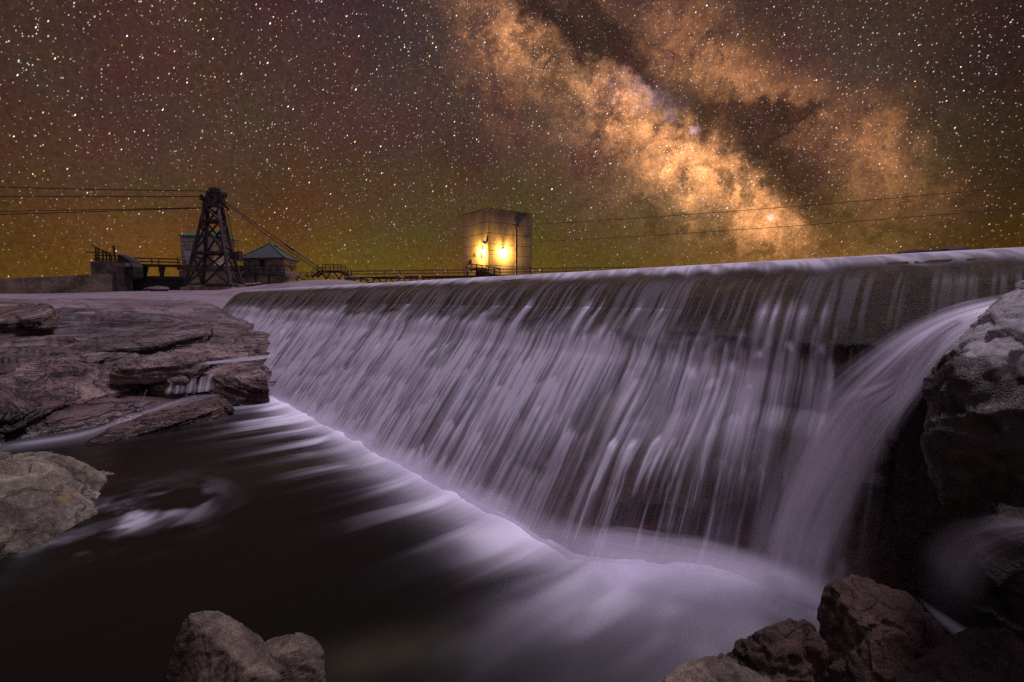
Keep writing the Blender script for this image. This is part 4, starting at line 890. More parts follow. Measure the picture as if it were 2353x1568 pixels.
for zz, i in rings: vs += [tl_(i, i, zz), tl_(wr - i, i, zz), tl_(wr - i, wl_ - i, zz), tl_(i, wl_ - i, zz)]
for k in range(len(rings) - 1):
    for j in range(4): fs.append((4 * k + j, 4 * k + (j + 1) % 4, 4 * k + 4 + (j + 1) % 4, 4 * k + 4 + j))
fs += [(0, 1, 2, 3), tuple(4 * (len(rings) - 1) + j for j in (3, 2, 1, 0))]
mb.poly(vs, fs).build('wall', M_CONC, tower)
mb = MB()
for (p0, q0, p1, q1) in ((-.06, -.06, wr + .06, 0.10), (-.06, wl_ - .10, wr + .06, wl_ + .06), (-.06, .10, .10, wl_ - .10), (wr - .10, .10, wr + .06, wl_ - .10)):
    mb.prism([tl_(p0, q0, 0), tl_(p1, q0, 0), tl_(p1, q1, 0), tl_(p0, q1, 0)], ztop + 0.003, ztop + 0.16)
mb.build('coping', M_BLOCK, tower)
def on_right(u, v, off=0.0):       # point of the wall facing right-front
    x, y, w = ray(u, v); d = Vector((x, y, w)); eye = Vector((0, 0, EYE)); t = (org - eye).dot(ey) / d.dot(ey); return eye + d * t - ey * off
def on_left(u, v, off=0.0):
    x, y, w = ray(u, v); d = Vector((x, y, w)); eye = Vector((0, 0, EYE)); t = (org - eye).dot(ex) / d.dot(ex); return eye + d * t - ex * off
def wall_rect(f, u0, v0, u1, v1, dep, out):
    a = f((u0 + u1) / 2, v1); b = f(u0, (v0 + v1) / 2); c = f(u1, (v0 + v1) / 2); zt = f((u0 + u1) / 2, v0).z
    n_ = ey if f is on_right else ex
    return MB().prism([b - n_ * out, c - n_ * out, c + n_ * dep, b + n_ * dep], a.z, zt)
fr = wall_rect(on_left, 1104, 576.5, 1109, 592, 0.02, 0.05).build('window', M_DKGL, tower)
w_ = wall_rect(on_left, 1079, 597, 1085.5, 604.5, 0.02, 0.05); w_.build('window', M_BLOCK, tower); wall_rect(on_left, 1080.5, 598.5, 1085, 603.5, 0.02, 0.07).build('pane', M_DKGL, tower.children[-1])
wall_rect(on_left, 1092, 582, 1096, 588, 0.02, 0.09).build('junction_box', M_BLOCK, tower)
gp = on_left(1117, 558.5, 0.25)
g = MB().tube([gp + Vector((0, 0, 0.2 * sin(t))) - ex * 0 for t in (-1.57, 1.57)], 0.02)
g = bmesh.new(); bmesh.ops.create_uvsphere(g, u_segments=16, v_segments=10, radius=0.24)
for vtx in g.verts: vtx.co = vtx.co + gp - tower.location
gm = bpy.data.meshes.new('globe'); g.to_mesh(gm); g.free(); link('globe', gm, M_WHITEP, tower, True)
mb = MB(); mb.tube([on_right(1184, 528, 0.03), on_right(1184, 634, 0.03)], 0.035); mb.build('conduit', M_BLOCK, tower)
mb = MB(); mb.beam(on_right(1178, 517, 0.12), on_right(1192, 520, 0.12), 0.12, 0.12); mb.beam(on_right(1184, 517, 0.1), on_right(1184, 529, 0.1), 0.1, 0.1); mb.build('cable_bracket', M_STEEL, tower)
mb = MB(); mb.beam(on_left(1119.5, 560, 0.1), on_left(1119.5, 580, 0.1), 0.05, 0.05); mb.beam(on_right(1123, 575, 0.02), on_right(1131, 577, 0.4), 0.06, 0.06); mb.build('antenna_mount', M_STEEL, tower)
def lamp(f, u, v, power, n_):
    c = f(u, v, 0.0)
    t_ = ex if f is on_right else ey
    h = MB()
    a = c - t_ * 0.12; b = c + t_ * 0.12
    h.prism([a + t_ * .07, b - t_ * .07, b - t_ * .07 - n_ * 0.5, a + t_ * .07 - n_ * 0.5], c.z + 0.19, c.z + 0.21)
    h.prism([a, b, b - n_ * 0.14, a - n_ * 0.14], c.z - 0.10, c.z + 0.187)
    o = h.build('wall_lamp', M_BLOCK, tower)
    MB().prism([a + t_ * .02 - n_ * 0.145, b - t_ * .02 - n_ * .145, b - t_ * .02 - n_ * .30, a + t_ * .02 - n_ * .30], c.z - 0.10, c.z + 0.15).build('lens', M_LENS, o)
    L = bpy.data.lights.new('lamp_light', 'POINT'); L.energy = power; L.color = (1.0, 0.46, 0.07); L.shadow_soft_size = 0.12
    lo = bpy.data.objects.new('lamp_light', L); COL.objects.link(lo); lo.location = c - n_ * 0.42 - Vector((0, 0, 0.10))
lamp(on_right, 1156, 577, 1900, ey)
lamp(on_left, 1108, 577, 2400, ex)
# door canopy at the tower's foot
mb = MB(); p0 = on_left(1096, 617, 0.0); p1 = on_left(1118, 613, 0.0)
mb.prism([p0, p1, p1 - ex * 1.0, p0 - ex * 1.0], p0.z - 0.3, p0.z); mb.build('door_canopy', M_OLDC, tower)
mb = MB(); q0 = on_left(1099, 622, 0.02); q1 = on_left(1113, 620, 0.02); mb.prism([q0, q1, q1 - ex * 0.04, q0 - ex * 0.04], at_y(1105, 634, 52).z, q0.z + 0.2); mb.build('door', M_GATE, tower)

# --- walkway with railings in front of the tower
def rail_run(root, pts, post_every, hgt, posts=True, mid=(0.5,), r=0.035, name='handrail'):
    t = MB(); t.tube([p + Vector((0, 0, hgt)) for p in pts], r, 6); t.build(name, M_STEEL, root)
    for k in mid:
        t = MB(); t.tube([p + Vector((0, 0, hgt * k)) for p in pts], r * 0.8, 6); t.build('mid_rail', M_STEEL, root)
    if posts:
        L = [0.0]
        for a, b in zip(pts, pts[1:]): L.append(L[-1] + (b - a).length)
        n_ = max(1, round(L[-1] / post_every))
        for i in range(n_ + 1):
            d = L[-1] * i / n_; k = max(j for j in range(len(L) - 1) if L[j] <= d + 1e-6)
            p = pts[k].lerp(pts[k + 1], (d - L[k]) / (L[k + 1] - L[k]))
            MB().beam(p + Vector((0, 0, 0.01)), p + Vector((0, 0, hgt)), 0.06, 0.06).build('post', M_STEEL, root)
w0 = at_y(804, 637.5, 47.5); w1 = at_y(1078, 634, 48.5); w2 = at_y(1250, 631, 48.5); w3 = at_y(1460, 628, 49)
walk = empty('walkway', (w0.x, w0.y, w0.z - 1), 'long steel walkway with railings running behind the weir crest to the tower', 'walkway')
path = [w0, w1, w2, w3]
for k, (a, b) in enumerate(zip(path, path[1:])): MB().beam(a - Vector((0, 0, .12)), b - Vector((0, 0, .12)), 1.2, 0.22).build('deck', M_STEEL, walk)
for dyy in (-0.55, 0.55): rail_run(walk, [p + Vector((0, dyy, 0)) for p in path], 3.7 if dyy < 0 else 5.0, 0.62, r=0.03)
for i in range(17):
    p = path[0].lerp(path[1], (i + 0.6) / 9.6) if i < 10 else path[1].lerp(path[2], (i - 9) / 6)
    g = MB(); f_ = Vector((p.x, p.y, 2.0)); g.beam(f_, p - Vector((0, 0, .5)), 0.14, 0.14)
    g.beam(p - Vector((-0.45, 0, .24)), p - Vector((0, 0, .85)), 0.1, 0.1); g.beam(p - Vector((0.45, 0, .24)), p - Vector((0, 0, .85)), 0.1, 0.1); g.build('bracket', M_STEEL, walk)
# gangway stair at the foot of the tower
g0 = at_y(1097, 632, 47.0); gs = empty('steel_stair', (g0.x, g0.y, 2.0), 'small steel stair with railings at the foot of the lit tower', 'stair')
mb = MB()
for i in range(4): mb.box((g0.x - 0.1 - 0.0, g0.y - 0.3, g0.z + 0.2 * i - .3), (g0.x + 1.2 - 0.22 * i, g0.y + 0.5, g0.z + 0.2 * i - .26))
mb.build('tread', M_STEEL, gs)
for yy in (-0.35, 0.55):
    a = Vector((g0.x - 0.1, g0.y + yy, g0.z + 0.3)); b = Vector((g0.x + 2.3, g0.y + yy, g0.z - 0.1))
    MB().beam(a, b, 0.08, 0.16).build('stringer', M_STEEL, gs)
    rail_run(gs, [a, b], 0.6, 0.75, mid=(0.5,), r=0.03)
    rail_run(gs, [a - Vector((1.0, 0, 0)), a], 0.5, 0.75, mid=(0.5,), r=0.03)
for xx in (-1.0, 0.0): MB().beam(Vector((g0.x + xx, g0.y, 2.0)), Vector((g0.x + xx, g0.y, g0.z + 0.35)), 0.14, 0.14).build('stair_post', M_STEEL, gs)

# --- raised stair platform
p0 = at_y(738, 622.5, 47.5); p1 = at_y(787, 622.5, 47.5); l0 = at_y(723, 637, 47.5); l1 = at_y(803, 637.5, 47.5)
plat = empty('stair_platform', (p0.x, p0.y, 2.5), 'raised steel crossover platform with a flight of steps at each end', 'platform')
MB().beam(p0 - Vector((.1, 0, .1)), p1 + Vector((.1, 0, -.1)), 1.3, 0.2).build('deck', M_STEEL, plat)
for a, b in ((p0, l0), (p1, l1)):
    f = MB()
    for yy in (-.55, .55): f.beam(a + Vector((0, yy, -.15)), b + Vector((0, yy, 0)), 0.10, 0.16)
    for i in range(1, 6):
        c = a.lerp(b, i / 6); f.box((c.x - .14, c.y - .5, c.z - .04), (c.x + .14, c.y + .5, c.z))
    f.build('stair_flight', M_STEEL, plat)
for yy in (-.6, .6): rail_run(plat, [p + Vector((0, yy, 0)) for p in (l0, p0, p1, l1)], 0.75, 0.62, r=0.03)
for u in (749, 779):
    c = at_y(u, 626, 47.5); g = MB(); g.beam(Vector((c.x, c.y, 2.6)), c - Vector((0, 0, .5)), 0.16, 0.16); g.beam(c + Vector((-.5, 0, 0)), c - Vector((0, 0, .7)), .1, .1); g.beam(c + Vector((.5, 0, 0)), c - Vector((0, 0, .7)), .1, .1); g.build('support', M_STEEL, plat)
a0 = at_y(690, 636, 48); a1 = at_y(722, 637, 48)
low = empty('low_railing', (a0.x, a0.y, 2.6), 'low steel railing between the stone house and the stair platform', 'railing')
rail_run(low, [a0, a1], 0.9, 0.45, mid=(0.0, 0.5), r=0.03)
mb = MB()
for k in range(3):
    p = a0.lerp(a1, 0.35 + 0.2 * k); mb.beam(p + Vector((0, 0, .25)), p + Vector((.35, 0, -.4)), .06, .06)
mb.build('brace', M_STEEL, low)

# --- stone house with hipped roof
YH = 46.0
e0 = at_y(553, 592, YH + 1.2); e1 = at_y(653.5, 591.5, YH); e2 = at_y(690.5, 601, YH + 5.0)
hl = at_y(560, 627, YH + 1.0); hc = at_y(652, 627, YH + .3)
zw0 = at_y(655, 655, YH).z - 0.6; zdeck = hc.z; zeave = e1.z
house = empty('stone_house', (hc.x, hc.y, zw0), 'small stone house with a grey green hipped roof right of the timber tower', 'house')
Aw = Vector((hl.x, hl.y, 0)); Bw = Vector((hc.x, hc.y, 0)); Cw = at_y(682, 620, YH + 4.6); Cw = Vector((Cw.x, Cw.y, 0)); Dw = Aw + (Cw - Bw)
MB().prism([Aw, Bw, Cw, Dw], zdeck, zeave - .02).build('wall', M_STONE, house)
cen = (Aw + Bw + Cw + Dw) / 4
def grow(p, k, z): return Vector((cen.x + (p.x - cen.x) * k, cen.y + (p.y - cen.y) * k, z))
apex = at_y(622.5, 560, (cen.y)); ap2 = Vector((cen.x, cen.y, apex.z))
r_ = MB(); ev = [grow(p, 1.13, zeave) for p in (Aw, Bw, Cw, Dw)]
eu = [v - Vector((0, 0, .12)) for v in ev]
r_.poly(ev + eu + [ap2], [(0, 1, 8), (1, 2, 8), (2, 3, 8), (3, 0, 8), (7, 6, 5, 4), (0, 4, 5, 1), (1, 5, 6, 2), (2, 6, 7, 3), (3, 7, 4, 0)])
roof = r_.build('roof', M_SHING, house)
f = MB(); f.tube([ap2 - Vector((0, 0, .1)), ap2 + Vector((0, 0, .18))], .10, 8, .04); f.tube([ap2 + Vector((0, 0, .15)), ap2 + Vector((0, 0, .5))], .03, 6); f.build('finial', M_GREEN, roof)
ch = at_y(634.5, 569, cen.y + .5); f = MB(); f.tube([ch - Vector((0, 0, .9)), ch + Vector((0, 0, .15))], .15, 10); f.tube([ch + Vector((0, 0, .15)), ch + Vector((0, 0, .3))], .24, 10, .2); f.build('chimney', M_BLOCK, roof)
mb = MB()
for v in ev: mb.beam(v + Vector((0, 0, .03)), ap2 + Vector((0, 0, .03)), .12, .08)
mb.build('hip_ridge', M_GREEN, roof)
def wrect(a, b, t0, t1, z0, z1, out=.03, dep=.02):
    d = (b - a); n_ = Vector((d.y, -d.x, 0)).normalized(); p = a + d * t0; q = a + d * t1
    return MB().prism([p + n_ * out, q + n_ * out, q - n_ * dep, p - n_ * dep], z0, z1)
wrect(Aw, Bw, .42, .54, at_y(604, 612, YH).z, at_y(604, 596.5, YH).z).build('shutter', M_DKGL, house)
za, zb_ = at_y(668, 626, YH + 2).z, at_y(668, 606, YH + 2).z
for t0, t1, z0 in ((.10, .20, .25), (.26, .46, .25), (.52, .66, .0), (.72, .80, .1), (.86, .95, .3)):
    fr = wrect(Bw, Cw, t0, t1, za + z0, zb_, .05).build('window', M_OLDC, house)
    wrect(Bw, Cw, t0 + .02, t1 - .02, za + z0 + .15, zb_ - .15, .07).build('pane', M_DKGL, fr)
MB().prism([grow(p, 1.08, 0) for p in (Aw, Bw, Cw, Dw)], zdeck - .40, zdeck - .004).build('deck_slab', M_BLOCK, house)
MB().prism([grow(p, 1.03, 0) for p in (Aw, Bw, Cw, Dw)], zw0 - 1.0, zdeck - .404).build('foundation', M_OLDC, house)
rr_ = [grow(Aw, 1.07, zdeck), grow(Bw, 1.07, zdeck)]
rail_run(house, rr_, 0.85, .72, r=.025)
MB().beam(grow(Cw, 1.05, zdeck + .1) - Vector((.3, 0, 0)), grow(Cw, 1.05, zdeck - .5) + Vector((.9, -.6, 0)), .5, .12).build('steps', M_STEEL, house)
# lower gangway in front of the house
ga = at_y(565, 628, 44.5); gb = at_y(652, 634, 44.8)
gw = empty('gangway', (ga.x, ga.y, 2.6), 'short sloping gangway with rails in front of the stone house', 'gangway')
MB().beam(ga, gb, .6, .12).build('deck', M_GATE, gw); rail_run(gw, [ga, gb], 1.3, .0001 + .55, r=.02)
for k in (.25, .6): p = ga.lerp(gb, k); MB().beam(Vector((p.x, p.y, 2.6)), p, .12, .12).build('leg', M_GATE, gw)

# --- gate house with green roof behind the timber tower
YG = 52.0
gl = at_y(418, 610, YG); gr = at_y(492, 610, YG); zt = at_y(418, 543, YG).z
gh = empty('gate_house', (gl.x, gl.y, 2.5), 'pale concrete gate house with a bright green roof behind the timber tower', 'gate house')
MB().box((gl.x, YG, gl.z), (gr.x, YG + 4, zt)).build('wall', M_CBLK, gh)
ra = at_y(412, 543.5, YG).x; rb = at_y(498, 543.5, YG).x; zr = at_y(440, 531, YG + 1.5).z
t = MB(); t.poly([(ra, YG - .25, zt), (rb, YG - .25, zt), (rb, YG + 4.25, zt), (ra, YG + 4.25, zt), (ra + 1.3, YG + 1.9, zr), (rb - 1.3, YG + 1.9, zr), (rb - 1.3, YG + 2.1, zr), (ra + 1.3, YG + 2.1, zr),
            (ra, YG - .25, zt + .06), (rb, YG - .25, zt + .06), (rb, YG + 4.25, zt + .06), (ra, YG + 4.25, zt + .06)],
           [(3, 2, 1, 0), (0, 1, 9, 8), (1, 2, 10, 9), (2, 3, 11, 10), (3, 0, 8, 11), (8, 9, 5, 4), (9, 10, 6, 5), (10, 11, 7, 6), (11, 8, 4, 7), (4, 5, 6, 7)]); t.build('roof', M_GREEN, gh)
d0 = at_y(426, 609.5, YG); d1 = at_y(440, 577, YG); MB().box((d0.x, YG - .06, d0.z), (d1.x, YG + .02, d1.z)).build('door', M_WHITEP, gh)
d0 = at_y(479, 609.5, YG); d1 = at_y(488, 575, YG); MB().box((d0.x, YG - .06, d0.z), (d1.x, YG + .02, d1.z)).build('door', M_OLDC, gh)
b0 = at_y(409, 610.5, YG - .6); b1 = at_y(562, 621, YG - .6); MB().box((b0.x, YG - .8, b1.z), (b1.x, YG + 4.5, b0.z - .02)).build('deck', M_BLOCK, gh)
b0 = at_y(412, 621.5, YG - .5); b1 = at_y(560, 668, YG - .5); MB().box((b0.x, YG - .6, b1.z - 1.2), (b1.x, YG + 4.3, b0.z - .06)).build('base', M_OLDC, gh)
rail_run(gh, [Vector((b0.x, YG - .7, gl.z)), Vector((b1.x, YG - .7, gl.z))], 1.6, .85, r=.03)

# --- footbridge and sluice gate, pier, wall
f0 = at_y(292, 609.5, 46); f1 = at_y(420, 612, 48)
fb = empty('footbridge', (f0.x, f0.y, 3), 'narrow railed footbridge on two tapered posts left of the timber tower', 'footbridge')
MB().beam(f0, f1, 1.0, .22).build('deck', M_STEEL, fb)
for yy in (-.45, .45): rail_run(fb, [f0 + Vector((0, yy, .1)), f1 + Vector((0, yy, .1))], 2.5 if yy < 0 else 2.6, .62, mid=(.45,), r=.045)
for u in (333, 372):
    c = at_y(u, 611, 46.8); t = MB(); b = at_y(u, 640, 46.8)
    t.poly([(c.x - .32, c.y - .1, c.z), (c.x + .32, c.y - .1, c.z), (c.x + .32, c.y + .1, c.z), (c.x - .32, c.y + .1, c.z), (b.x - .1, b.y - .1, b.z), (b.x + .1, b.y - .1, b.z), (b.x + .1, b.y + .1, b.z), (b.x - .1, b.y + .1, b.z)],
           [(0, 1, 2, 3), (7, 6, 5, 4), (0, 4, 5, 1), (1, 5, 6, 2), (2, 6, 7, 3), (3, 7, 4, 0)]); t.build('bridge_post', M_STEEL, fb)
s0 = at_y(286, 636, 45.5); s1 = at_y(424, 638, 47.5); zb2 = 1.9
t = MB(); t.prism([(s0.x, s0.y, 0), (s1.x, s1.y, 0), (s1.x, s1.y + .6, 0), (s0.x, s0.y + .6, 0)], zb2, s0.z - .25)
sg_ = t.build('sluice_gate', M_GATE, None, origin=(s0.x, s0.y, zb2)); tag(sg_, 'dark sluice gate wall under the narrow footbridge', 'sluice gate')
t = MB(); t.prism([(s0.x, s0.y - .15, 0), (s1.x, s1.y - .15, 0), (s1.x, s1.y + .7, 0), (s0.x, s0.y + .7, 0)], s0.z - .247, s0.z + .1); t.build('gate_beam', M_GATE, sg_)
YP = 44.0
def bx(u0, v0, u1, v1, y0, y1, m_, zlow=None):
    a = at_y(u0, v0, y0); b = at_y(u1, v1, y0); MBx = MB(); MBx.box((a.x, y0, b.z if zlow is None else zlow), (b.x, y1, a.z)); return MBx
pier = empty('masonry_pier', (at_y(262, 670, YP).x, YP, 2.0), 'dark masonry pier between the concrete wall and the footbridge', 'pier')
bx(207, 601, 262, 640, YP + 1.0, YP + 4, None, 2.4).build('block', M_BLOCK, pier)
bx(256, 612, 287, 676, YP, YP + .99, None, 1.9).build('block', M_BLOCK, pier)
bx(252, 603.5, 289, 612.3, YP - .2, YP + .98, None).build('cornice', M_BLOCK, pier)
q0 = at_y(269, 603, YP); t = MB()
prof = [(269, 603.6), (269, 586), (274, 584.5), (286, 591), (299, 600), (306, 613), (307, 636), (303, 640), (290, 640)]
pts = [at_y(u, v, YP + .4) for u, v in prof]
t.poly([tuple(p) for p in pts] + [(p.x, p.y + 1.2, p.z) for p in pts], [tuple(range(9)), tuple(range(17, 8, -1))] + [(i, i + 9, (i + 1) % 9 + 9, (i + 1) % 9) for i in range(9)]); t.build('buttress', M_DKSTONE, pier)
# railing on the pier
pr = empty('pier_railing', (at_y(235, 601, YP + 2).x, YP + 2, at_y(235, 601, YP + 2).z), 'tilted dark railing frame standing on the masonry pier', 'railing')
for u, v in ((221, 568), (227, 570), (237, 574), (245, 577), (252, 582), (257, 586)): MB().beam(at_y(u, 603, YP + 1.2), at_y(u - 1, v, YP + 1.2), .1, .1).build('post', M_STEEL, pr)
MB().beam(at_y(266, 604, YP + 1.2), at_y(260.5, 565, YP + 1.2), .13, .13).build('post', M_STEEL, pr)
for (u0, v0, u1, v1) in ((198, 579.5, 262, 582.5), (216, 587, 264, 588), (216, 595, 264, 597.5), (210, 563, 254, 586), (218, 590, 243, 602), (216, 597, 240, 603)):
    MB().beam(at_y(u0, v0, YP + 1.35), at_y(u1, v1, YP + 1.35), .09, .09).build('rail', M_STEEL, pr)
wa = at_y(-400, 655, 44); wb = at_y(0, 641, 42.5); wc = at_y(255, 629, YP - .3)
t = MB(); 
lowz = 1.9
fl = [wa, wb, wc]
vs = [(p.x, p.y, lowz) for p in fl] + [tuple(p) for p in fl] + [(p.x - .2, p.y + 1.4, p.z) for p in fl] + [(p.x - .2, p.y + 1.4, lowz) for p in fl]
t.poly(vs, [(0, 1, 4, 3), (1, 2, 5, 4), (3, 4, 7, 6), (4, 5, 8, 7), (6, 7, 10, 9), (7, 8, 11, 10), (2, 11, 8, 5), (0, 3, 6, 9)])
wl2 = t.build('retaining_wall', M_OLDC, None, origin=(wb.x, wb.y, lowz)); tag(wl2, 'stained concrete retaining wall at the far left behind the rocks', 'wall')

# --- timber cable tower
YT = 43.0; KX = 0.57446 / 3.4075
def zt_(x, y): return (680 / 1 * 0.57446 + x * KX, 720 * 0.57446 + y * KX)
def tp(x, y, Y): u, v = zt_(x, y); return at_y(u, v, Y)
Yb = YT + 3.0
lv = [1430, 990, 555, 350, 190]
FLx = [205, 315, 425, 478, 515]; FRx = [825, 752, 683, 655, 635]
FL = [tp(x, y, YT + .55 * i) for i, (x, y) in enumerate(zip(FLx, lv))]
FR = [tp(x, y, YT + .55 * i) for i, (x, y) in enumerate(zip(FRx, lv))]
BLx = [440, 480, 500, 520, 540]; BRx = [985, 858, 755, 700, 680]
bz = [p.z for p in FL]
def at_yz(x, Yq, zq, yy):
    u, v = zt_(x, yy); p = at_y(u, v, Yq); return Vector((p.x, Yq, zq))
BL = [at_yz(x, Yb - .35 * i, zq, y) for i, (x, y, zq) in enumerate(zip(BLx, lv, bz))]
BR = [at_yz(x, Yb - .35 * i, zq, y) for i, (x, y, zq) in enumerate(zip(BRx, lv, bz))]
tt = empty('timber_tower', (FL[0].x, YT, FL[0].z - .3), 'dark timber cable tower of braced legs standing on the rocks', 'timber tower')
for leg in (FL, FR, BL, BR):
    t = MB()
    for a, b in zip(leg, leg[1:]): t.beam(a, b + (b - a).normalized() * .1, .25, .25)
    t.build('leg', M_TIMBER, tt)
for i in range(4):
    for A_, B_ in ((FL, FR), (BL, BR), (FL, BL), (FR, BR)):
        off_ = Vector((0, -.17 if A_ is FL and B_ is FR else 0, 0))
        MB().beam(A_[i] + off_, B_[i] + off_, .14, .22).build('girt', M_TIMBER, tt)
    if i < 3:
        for A_, B_ in ((FL, FR), (BL, BR), (FL, BL), (FR, BR)):
            yo = Vector((0, -.12, 0)) if A_ is FL and B_ is FR else Vector((0, 0, 0))
            MB().beam(A_[i + 1] + yo, B_[i] + yo, .11, .16).build('brace', M_TIMBER, tt)
            if i < 2 or A_ is BL: MB().beam(B_[i + 1] - yo * .2, A_[i] - yo * .2, .11, .16).build('brace', M_TIMBER, tt)
MB().beam(tp(455, 335, YT + 1.6), tp(690, 345, YT + 1.6), .4, .42).build('cap_beam', M_TIMBER, tt)
t = MB()
for x0, x1, yy in ((500, 520, 0), (545, 560, -.1), (615, 610, -.1), (650, 640, 0), (520, 545, .8), (640, 660, .9), (690, 690, .9)): t.beam(tp(x0, 320, YT + 1.7 + yy), tp(x1, 165, YT + 1.9 + yy), .26, .26)
t.build('head_frame', M_TIMBER, tt)
t = MB(); c = tp(700, 190, YT + 2.2); t.tube([c - Vector((.1, .3, 0)), c + Vector((.1, .3, 0))], .42, 14); t.build('sheave', M_STEEL, tt)
t = MB(); c = tp(472, 250, YT + 1.9); t.tube([c - Vector((.1, .3, 0)), c + Vector((.1, .3, 0))], .3, 12); t.beam(tp(450, 280, YT + 1.7), tp(500, 270, YT + 1.7), .2, .25); t.build('sheave', M_STEEL, tt)
t = MB()
for k in range(7): t.beam(tp(690 + k * 14, 290 + 18 * k, YT + 2.2 + .05 * k), tp(740 + k * 12, 325 + k * 14, YT + 2.2), .10, .10)
t.build('bracket', M_TIMBER, tt)
t = MB(); la, lb = tp(640, 720, YT + 2.4), tp(680, 1000, YT + 2.3)
for dx_ in (0, .32):
    t.beam(la + Vector((dx_, 0, 0)), lb + Vector((dx_, 0, 0)), .06, .06)
for k in range(11): p = la.lerp(lb, k / 10.5); t.beam(p, p + Vector((.32, 0, 0)), .05, .05)
t.build('ladder', M_TIMBER, tt)
t = MB(); a = tp(850, 985, YT + 1.5); b = tp(935, 1090, YT + 1.5); t.box((a.x, YT + 1.2, b.z), (b.x, YT + 2.2, a.z)); t.box((b.x + .002, YT + 1.35, b.z - .12), (b.x + .12, YT + 2.05, a.z + .12)); t.build('counterweight', M_TIMBER, tt)
for x0, x1, yy in ((150, 290, 1.0), (450, 495, .6), (780, 860, .8)):
    a = tp(x0, 1462, YT - .2); b = tp(x1, 1600, YT - .2); t = MB(); t.box((a.x, YT - .3, b.z - .6), (b.x, YT + yy, a.z + .02)); t.build('footing', M_OLDC, tt)
a = tp(870, 1425, YT + 1.5); b = tp(1015, 1455, YT + 2.6); t = MB(); t.beam(a, b, .3, .26); t.build('footing', M_OLDC, tt)
t = MB(); t.beam(tp(250, 1446, YT - .05), tp(460, 1448, YT - .05), .4, .14); t.build('footing', M_OLDC, tt)
# osprey style nest on top
rn = random.Random(5); t = MB(); nc = tp(618, 140, YT + 2.2)
for k in range(420):
    th = rn.uniform(0, 2 * pi); ph = rn.uniform(0, 1) ** .6; rr0 = .62 * ph
    z = .62 * math.sqrt(max(0, 1 - ph * ph)) * rn.uniform(.55, 1.0) - .1
    p = nc + Vector((rr0 * cos(th), rr0 * sin(th), z - .25)); d = Vector((-sin(th) + rn.gauss(0, .5), cos(th) + rn.gauss(0, .5), rn.gauss(0, .25))).normalized() * rn.uniform(.12, .26)
    t.beam(p - d, p + d, .035, .035)
t.tube([nc + Vector((0, 0, -.6)), nc + Vector((0, 0, -.25)), nc + Vector((0, 0, .2))], .62, 14, .4)
nest = t.build('bird_nest', M_TWIG, None, origin=tuple(nc - Vector((0, 0, .5)))); tag(nest, 'rounded nest of dry twigs on top of the timber tower', 'nest')

# --- cables
def cable(a, b, r, sag, label, group, n=24):
    pts = []
    for k in range(n + 1):
        t_ = k / n; p = a.lerp(b, t_); pts.append(p - Vector((0, 0, sag * 4 * t_ * (1 - t_))))
    t_ = MB(); t_.tube(pts, r, 6); o = t_.build('cable', M_CABLE, None, origin=tuple(a), smooth=True); return tag(o, label, 'cable', group)
tA = tp(520, 152, YT + 1.9)
cable(tA, at_y(-300, 419, 52), .045, .15, 'topmost of the four dark cables running left from the timber tower', 'cables left of the timber tower')
cable(tp(470, 228, YT + 1.9), at_y(-300, 451, 52), .045, .0, 'second highest dark cable running left from the timber tower', 'cables left of the timber tower')
cable(tp(462, 380, YT + 1.7), at_y(-300, 492, 52), .04, .0, 'upper of the two close cables leaving the timber tower low on the left', 'cables left of the timber tower')
cable(tp(462, 384, YT + 1.7), at_y(-300, 503, 52), .04, .0, 'lowest of the four dark cables running left from the timber tower', 'cables left of the timber tower')
e = at_y(770, 640, 45.5)
c1 = cable(tp(690, 245, YT + 2.2), e, .05, .1, 'upper guy cable slanting down right from the timber tower to the platform', 'guy cables right of the timber tower')
c2 = cable(tp(690, 262, YT + 2.0), e + Vector((-.35, -.2, 0)), .05, .25, 'lower guy cable slanting down right from the timber tower past the stone house', 'guy cables right of the timber tower')
a_ = tp(690, 245, YT + 2.2); t = MB(); t.tube([a_.lerp(e, .52), a_.lerp(e, .60)], .10, 8)
for o_ in (): pass
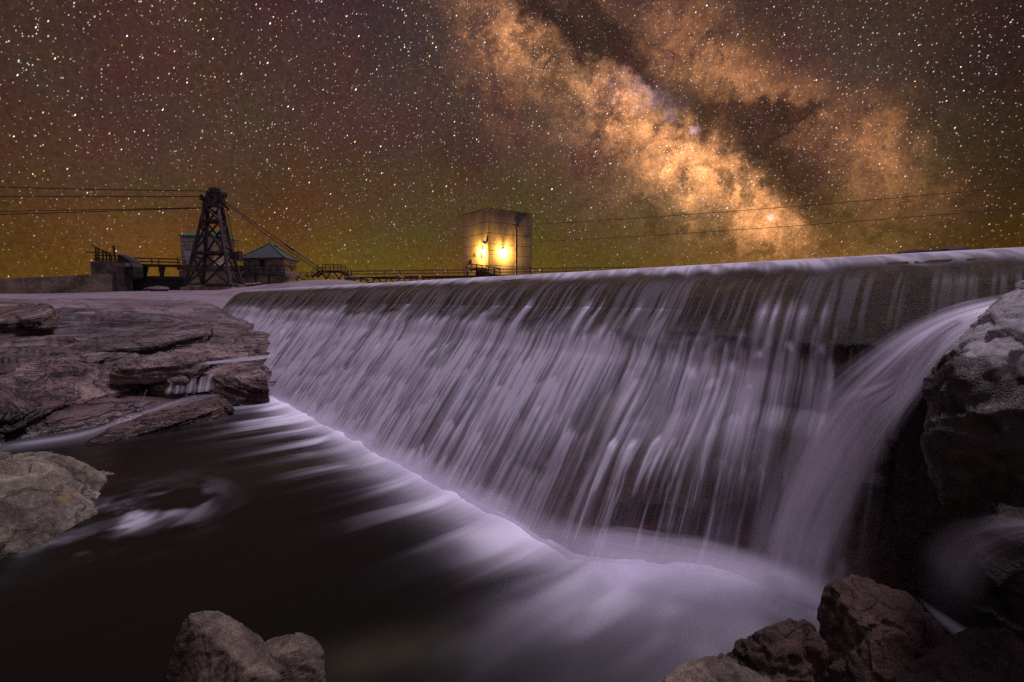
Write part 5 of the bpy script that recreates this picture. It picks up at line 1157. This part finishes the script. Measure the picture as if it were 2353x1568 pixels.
t = MB(); p_ = [a_.lerp(e, k) - Vector((0, 0, .1 * 4 * k * (1 - k))) for k in (.56, .60, .64)]; t.tube(p_, .11, 8); t.build('turnbuckle', M_CABLE, c1)
cable(tp(728, 170, YT + 2.0), tp(880, 920, YT + 1.7), .035, -.0, 'thin cable from the nest end of the timber tower to its counterweight', None)
pR = on_right(1192, 518.5, .15)
cable(pR, at_y(2800, 385, 34), .028, .35, 'upper thin wire leaving the lit tower to the right', 'wires right of the lit tower', 40)
cable(on_right(1186, 558.5, .15), at_y(2800, 438, 34), .028, .35, 'lower thin wire leaving the lit tower to the right', 'wires right of the lit tower', 40)

# --- stones and sticks
rs = random.Random(3)
M_PALE = rock_mat('pale_rubble', (0.05, 0.038, 0.035), (0.12, 0.095, 0.09), (0.20, 0.165, 0.16), 1.5, 0.5, 0.03, crack=0.2)
def stone(u, v, Y, w, h, label, sd, group=None):
    c = at_y(u, v, Y); pts = []
    q = random.Random(sd)
    for k in range(16):
        th = q.uniform(0, 2 * pi); pts.append(c + Vector((cos(th) * w * q.uniform(.6, 1), sin(th) * w * .7, q.uniform(-.6, 1) * h)))
    return rock('stone', [pts], M_PALE, label, 'stone', max(w / 14, .03), w * .05, 2.0 / w, w * .02, 2, seed=sd, group=group)
stone(806, 640, 44, .85, .28, 'flat rubble stone under the right steps of the stair platform', 5)
stone(846, 644, 44, .5, .2, 'small stone under the walkway just right of the stair platform', 6)
stone(920, 638, 46, .5, .3, 'pointed stone under the middle of the walkway', 7)
stone(955, 638, 46, .7, .3, 'wider stone under the walkway nearer the lit tower', 8)
stone(362, 667, 40, 1.3, .35, 'long pale rock in front of the dark sluice gate', 10)
stone(580, 655, 42, .9, .25, 'pale rock between the timber tower and the stone house', 12)
t = MB(); t.beam(at_z(538, 808, 1.12), at_z(578, 806, 1.12), .05, .03); o_ = t.build('plank', plain_mat('weathered_wood', (.2, .17, .15), (.34, .3, .27), 6), None, origin=tuple(at_z(558, 807, 1.1))); tag(o_, 'pale weathered plank lying on the bank beside the dark rounded rock', 'plank')
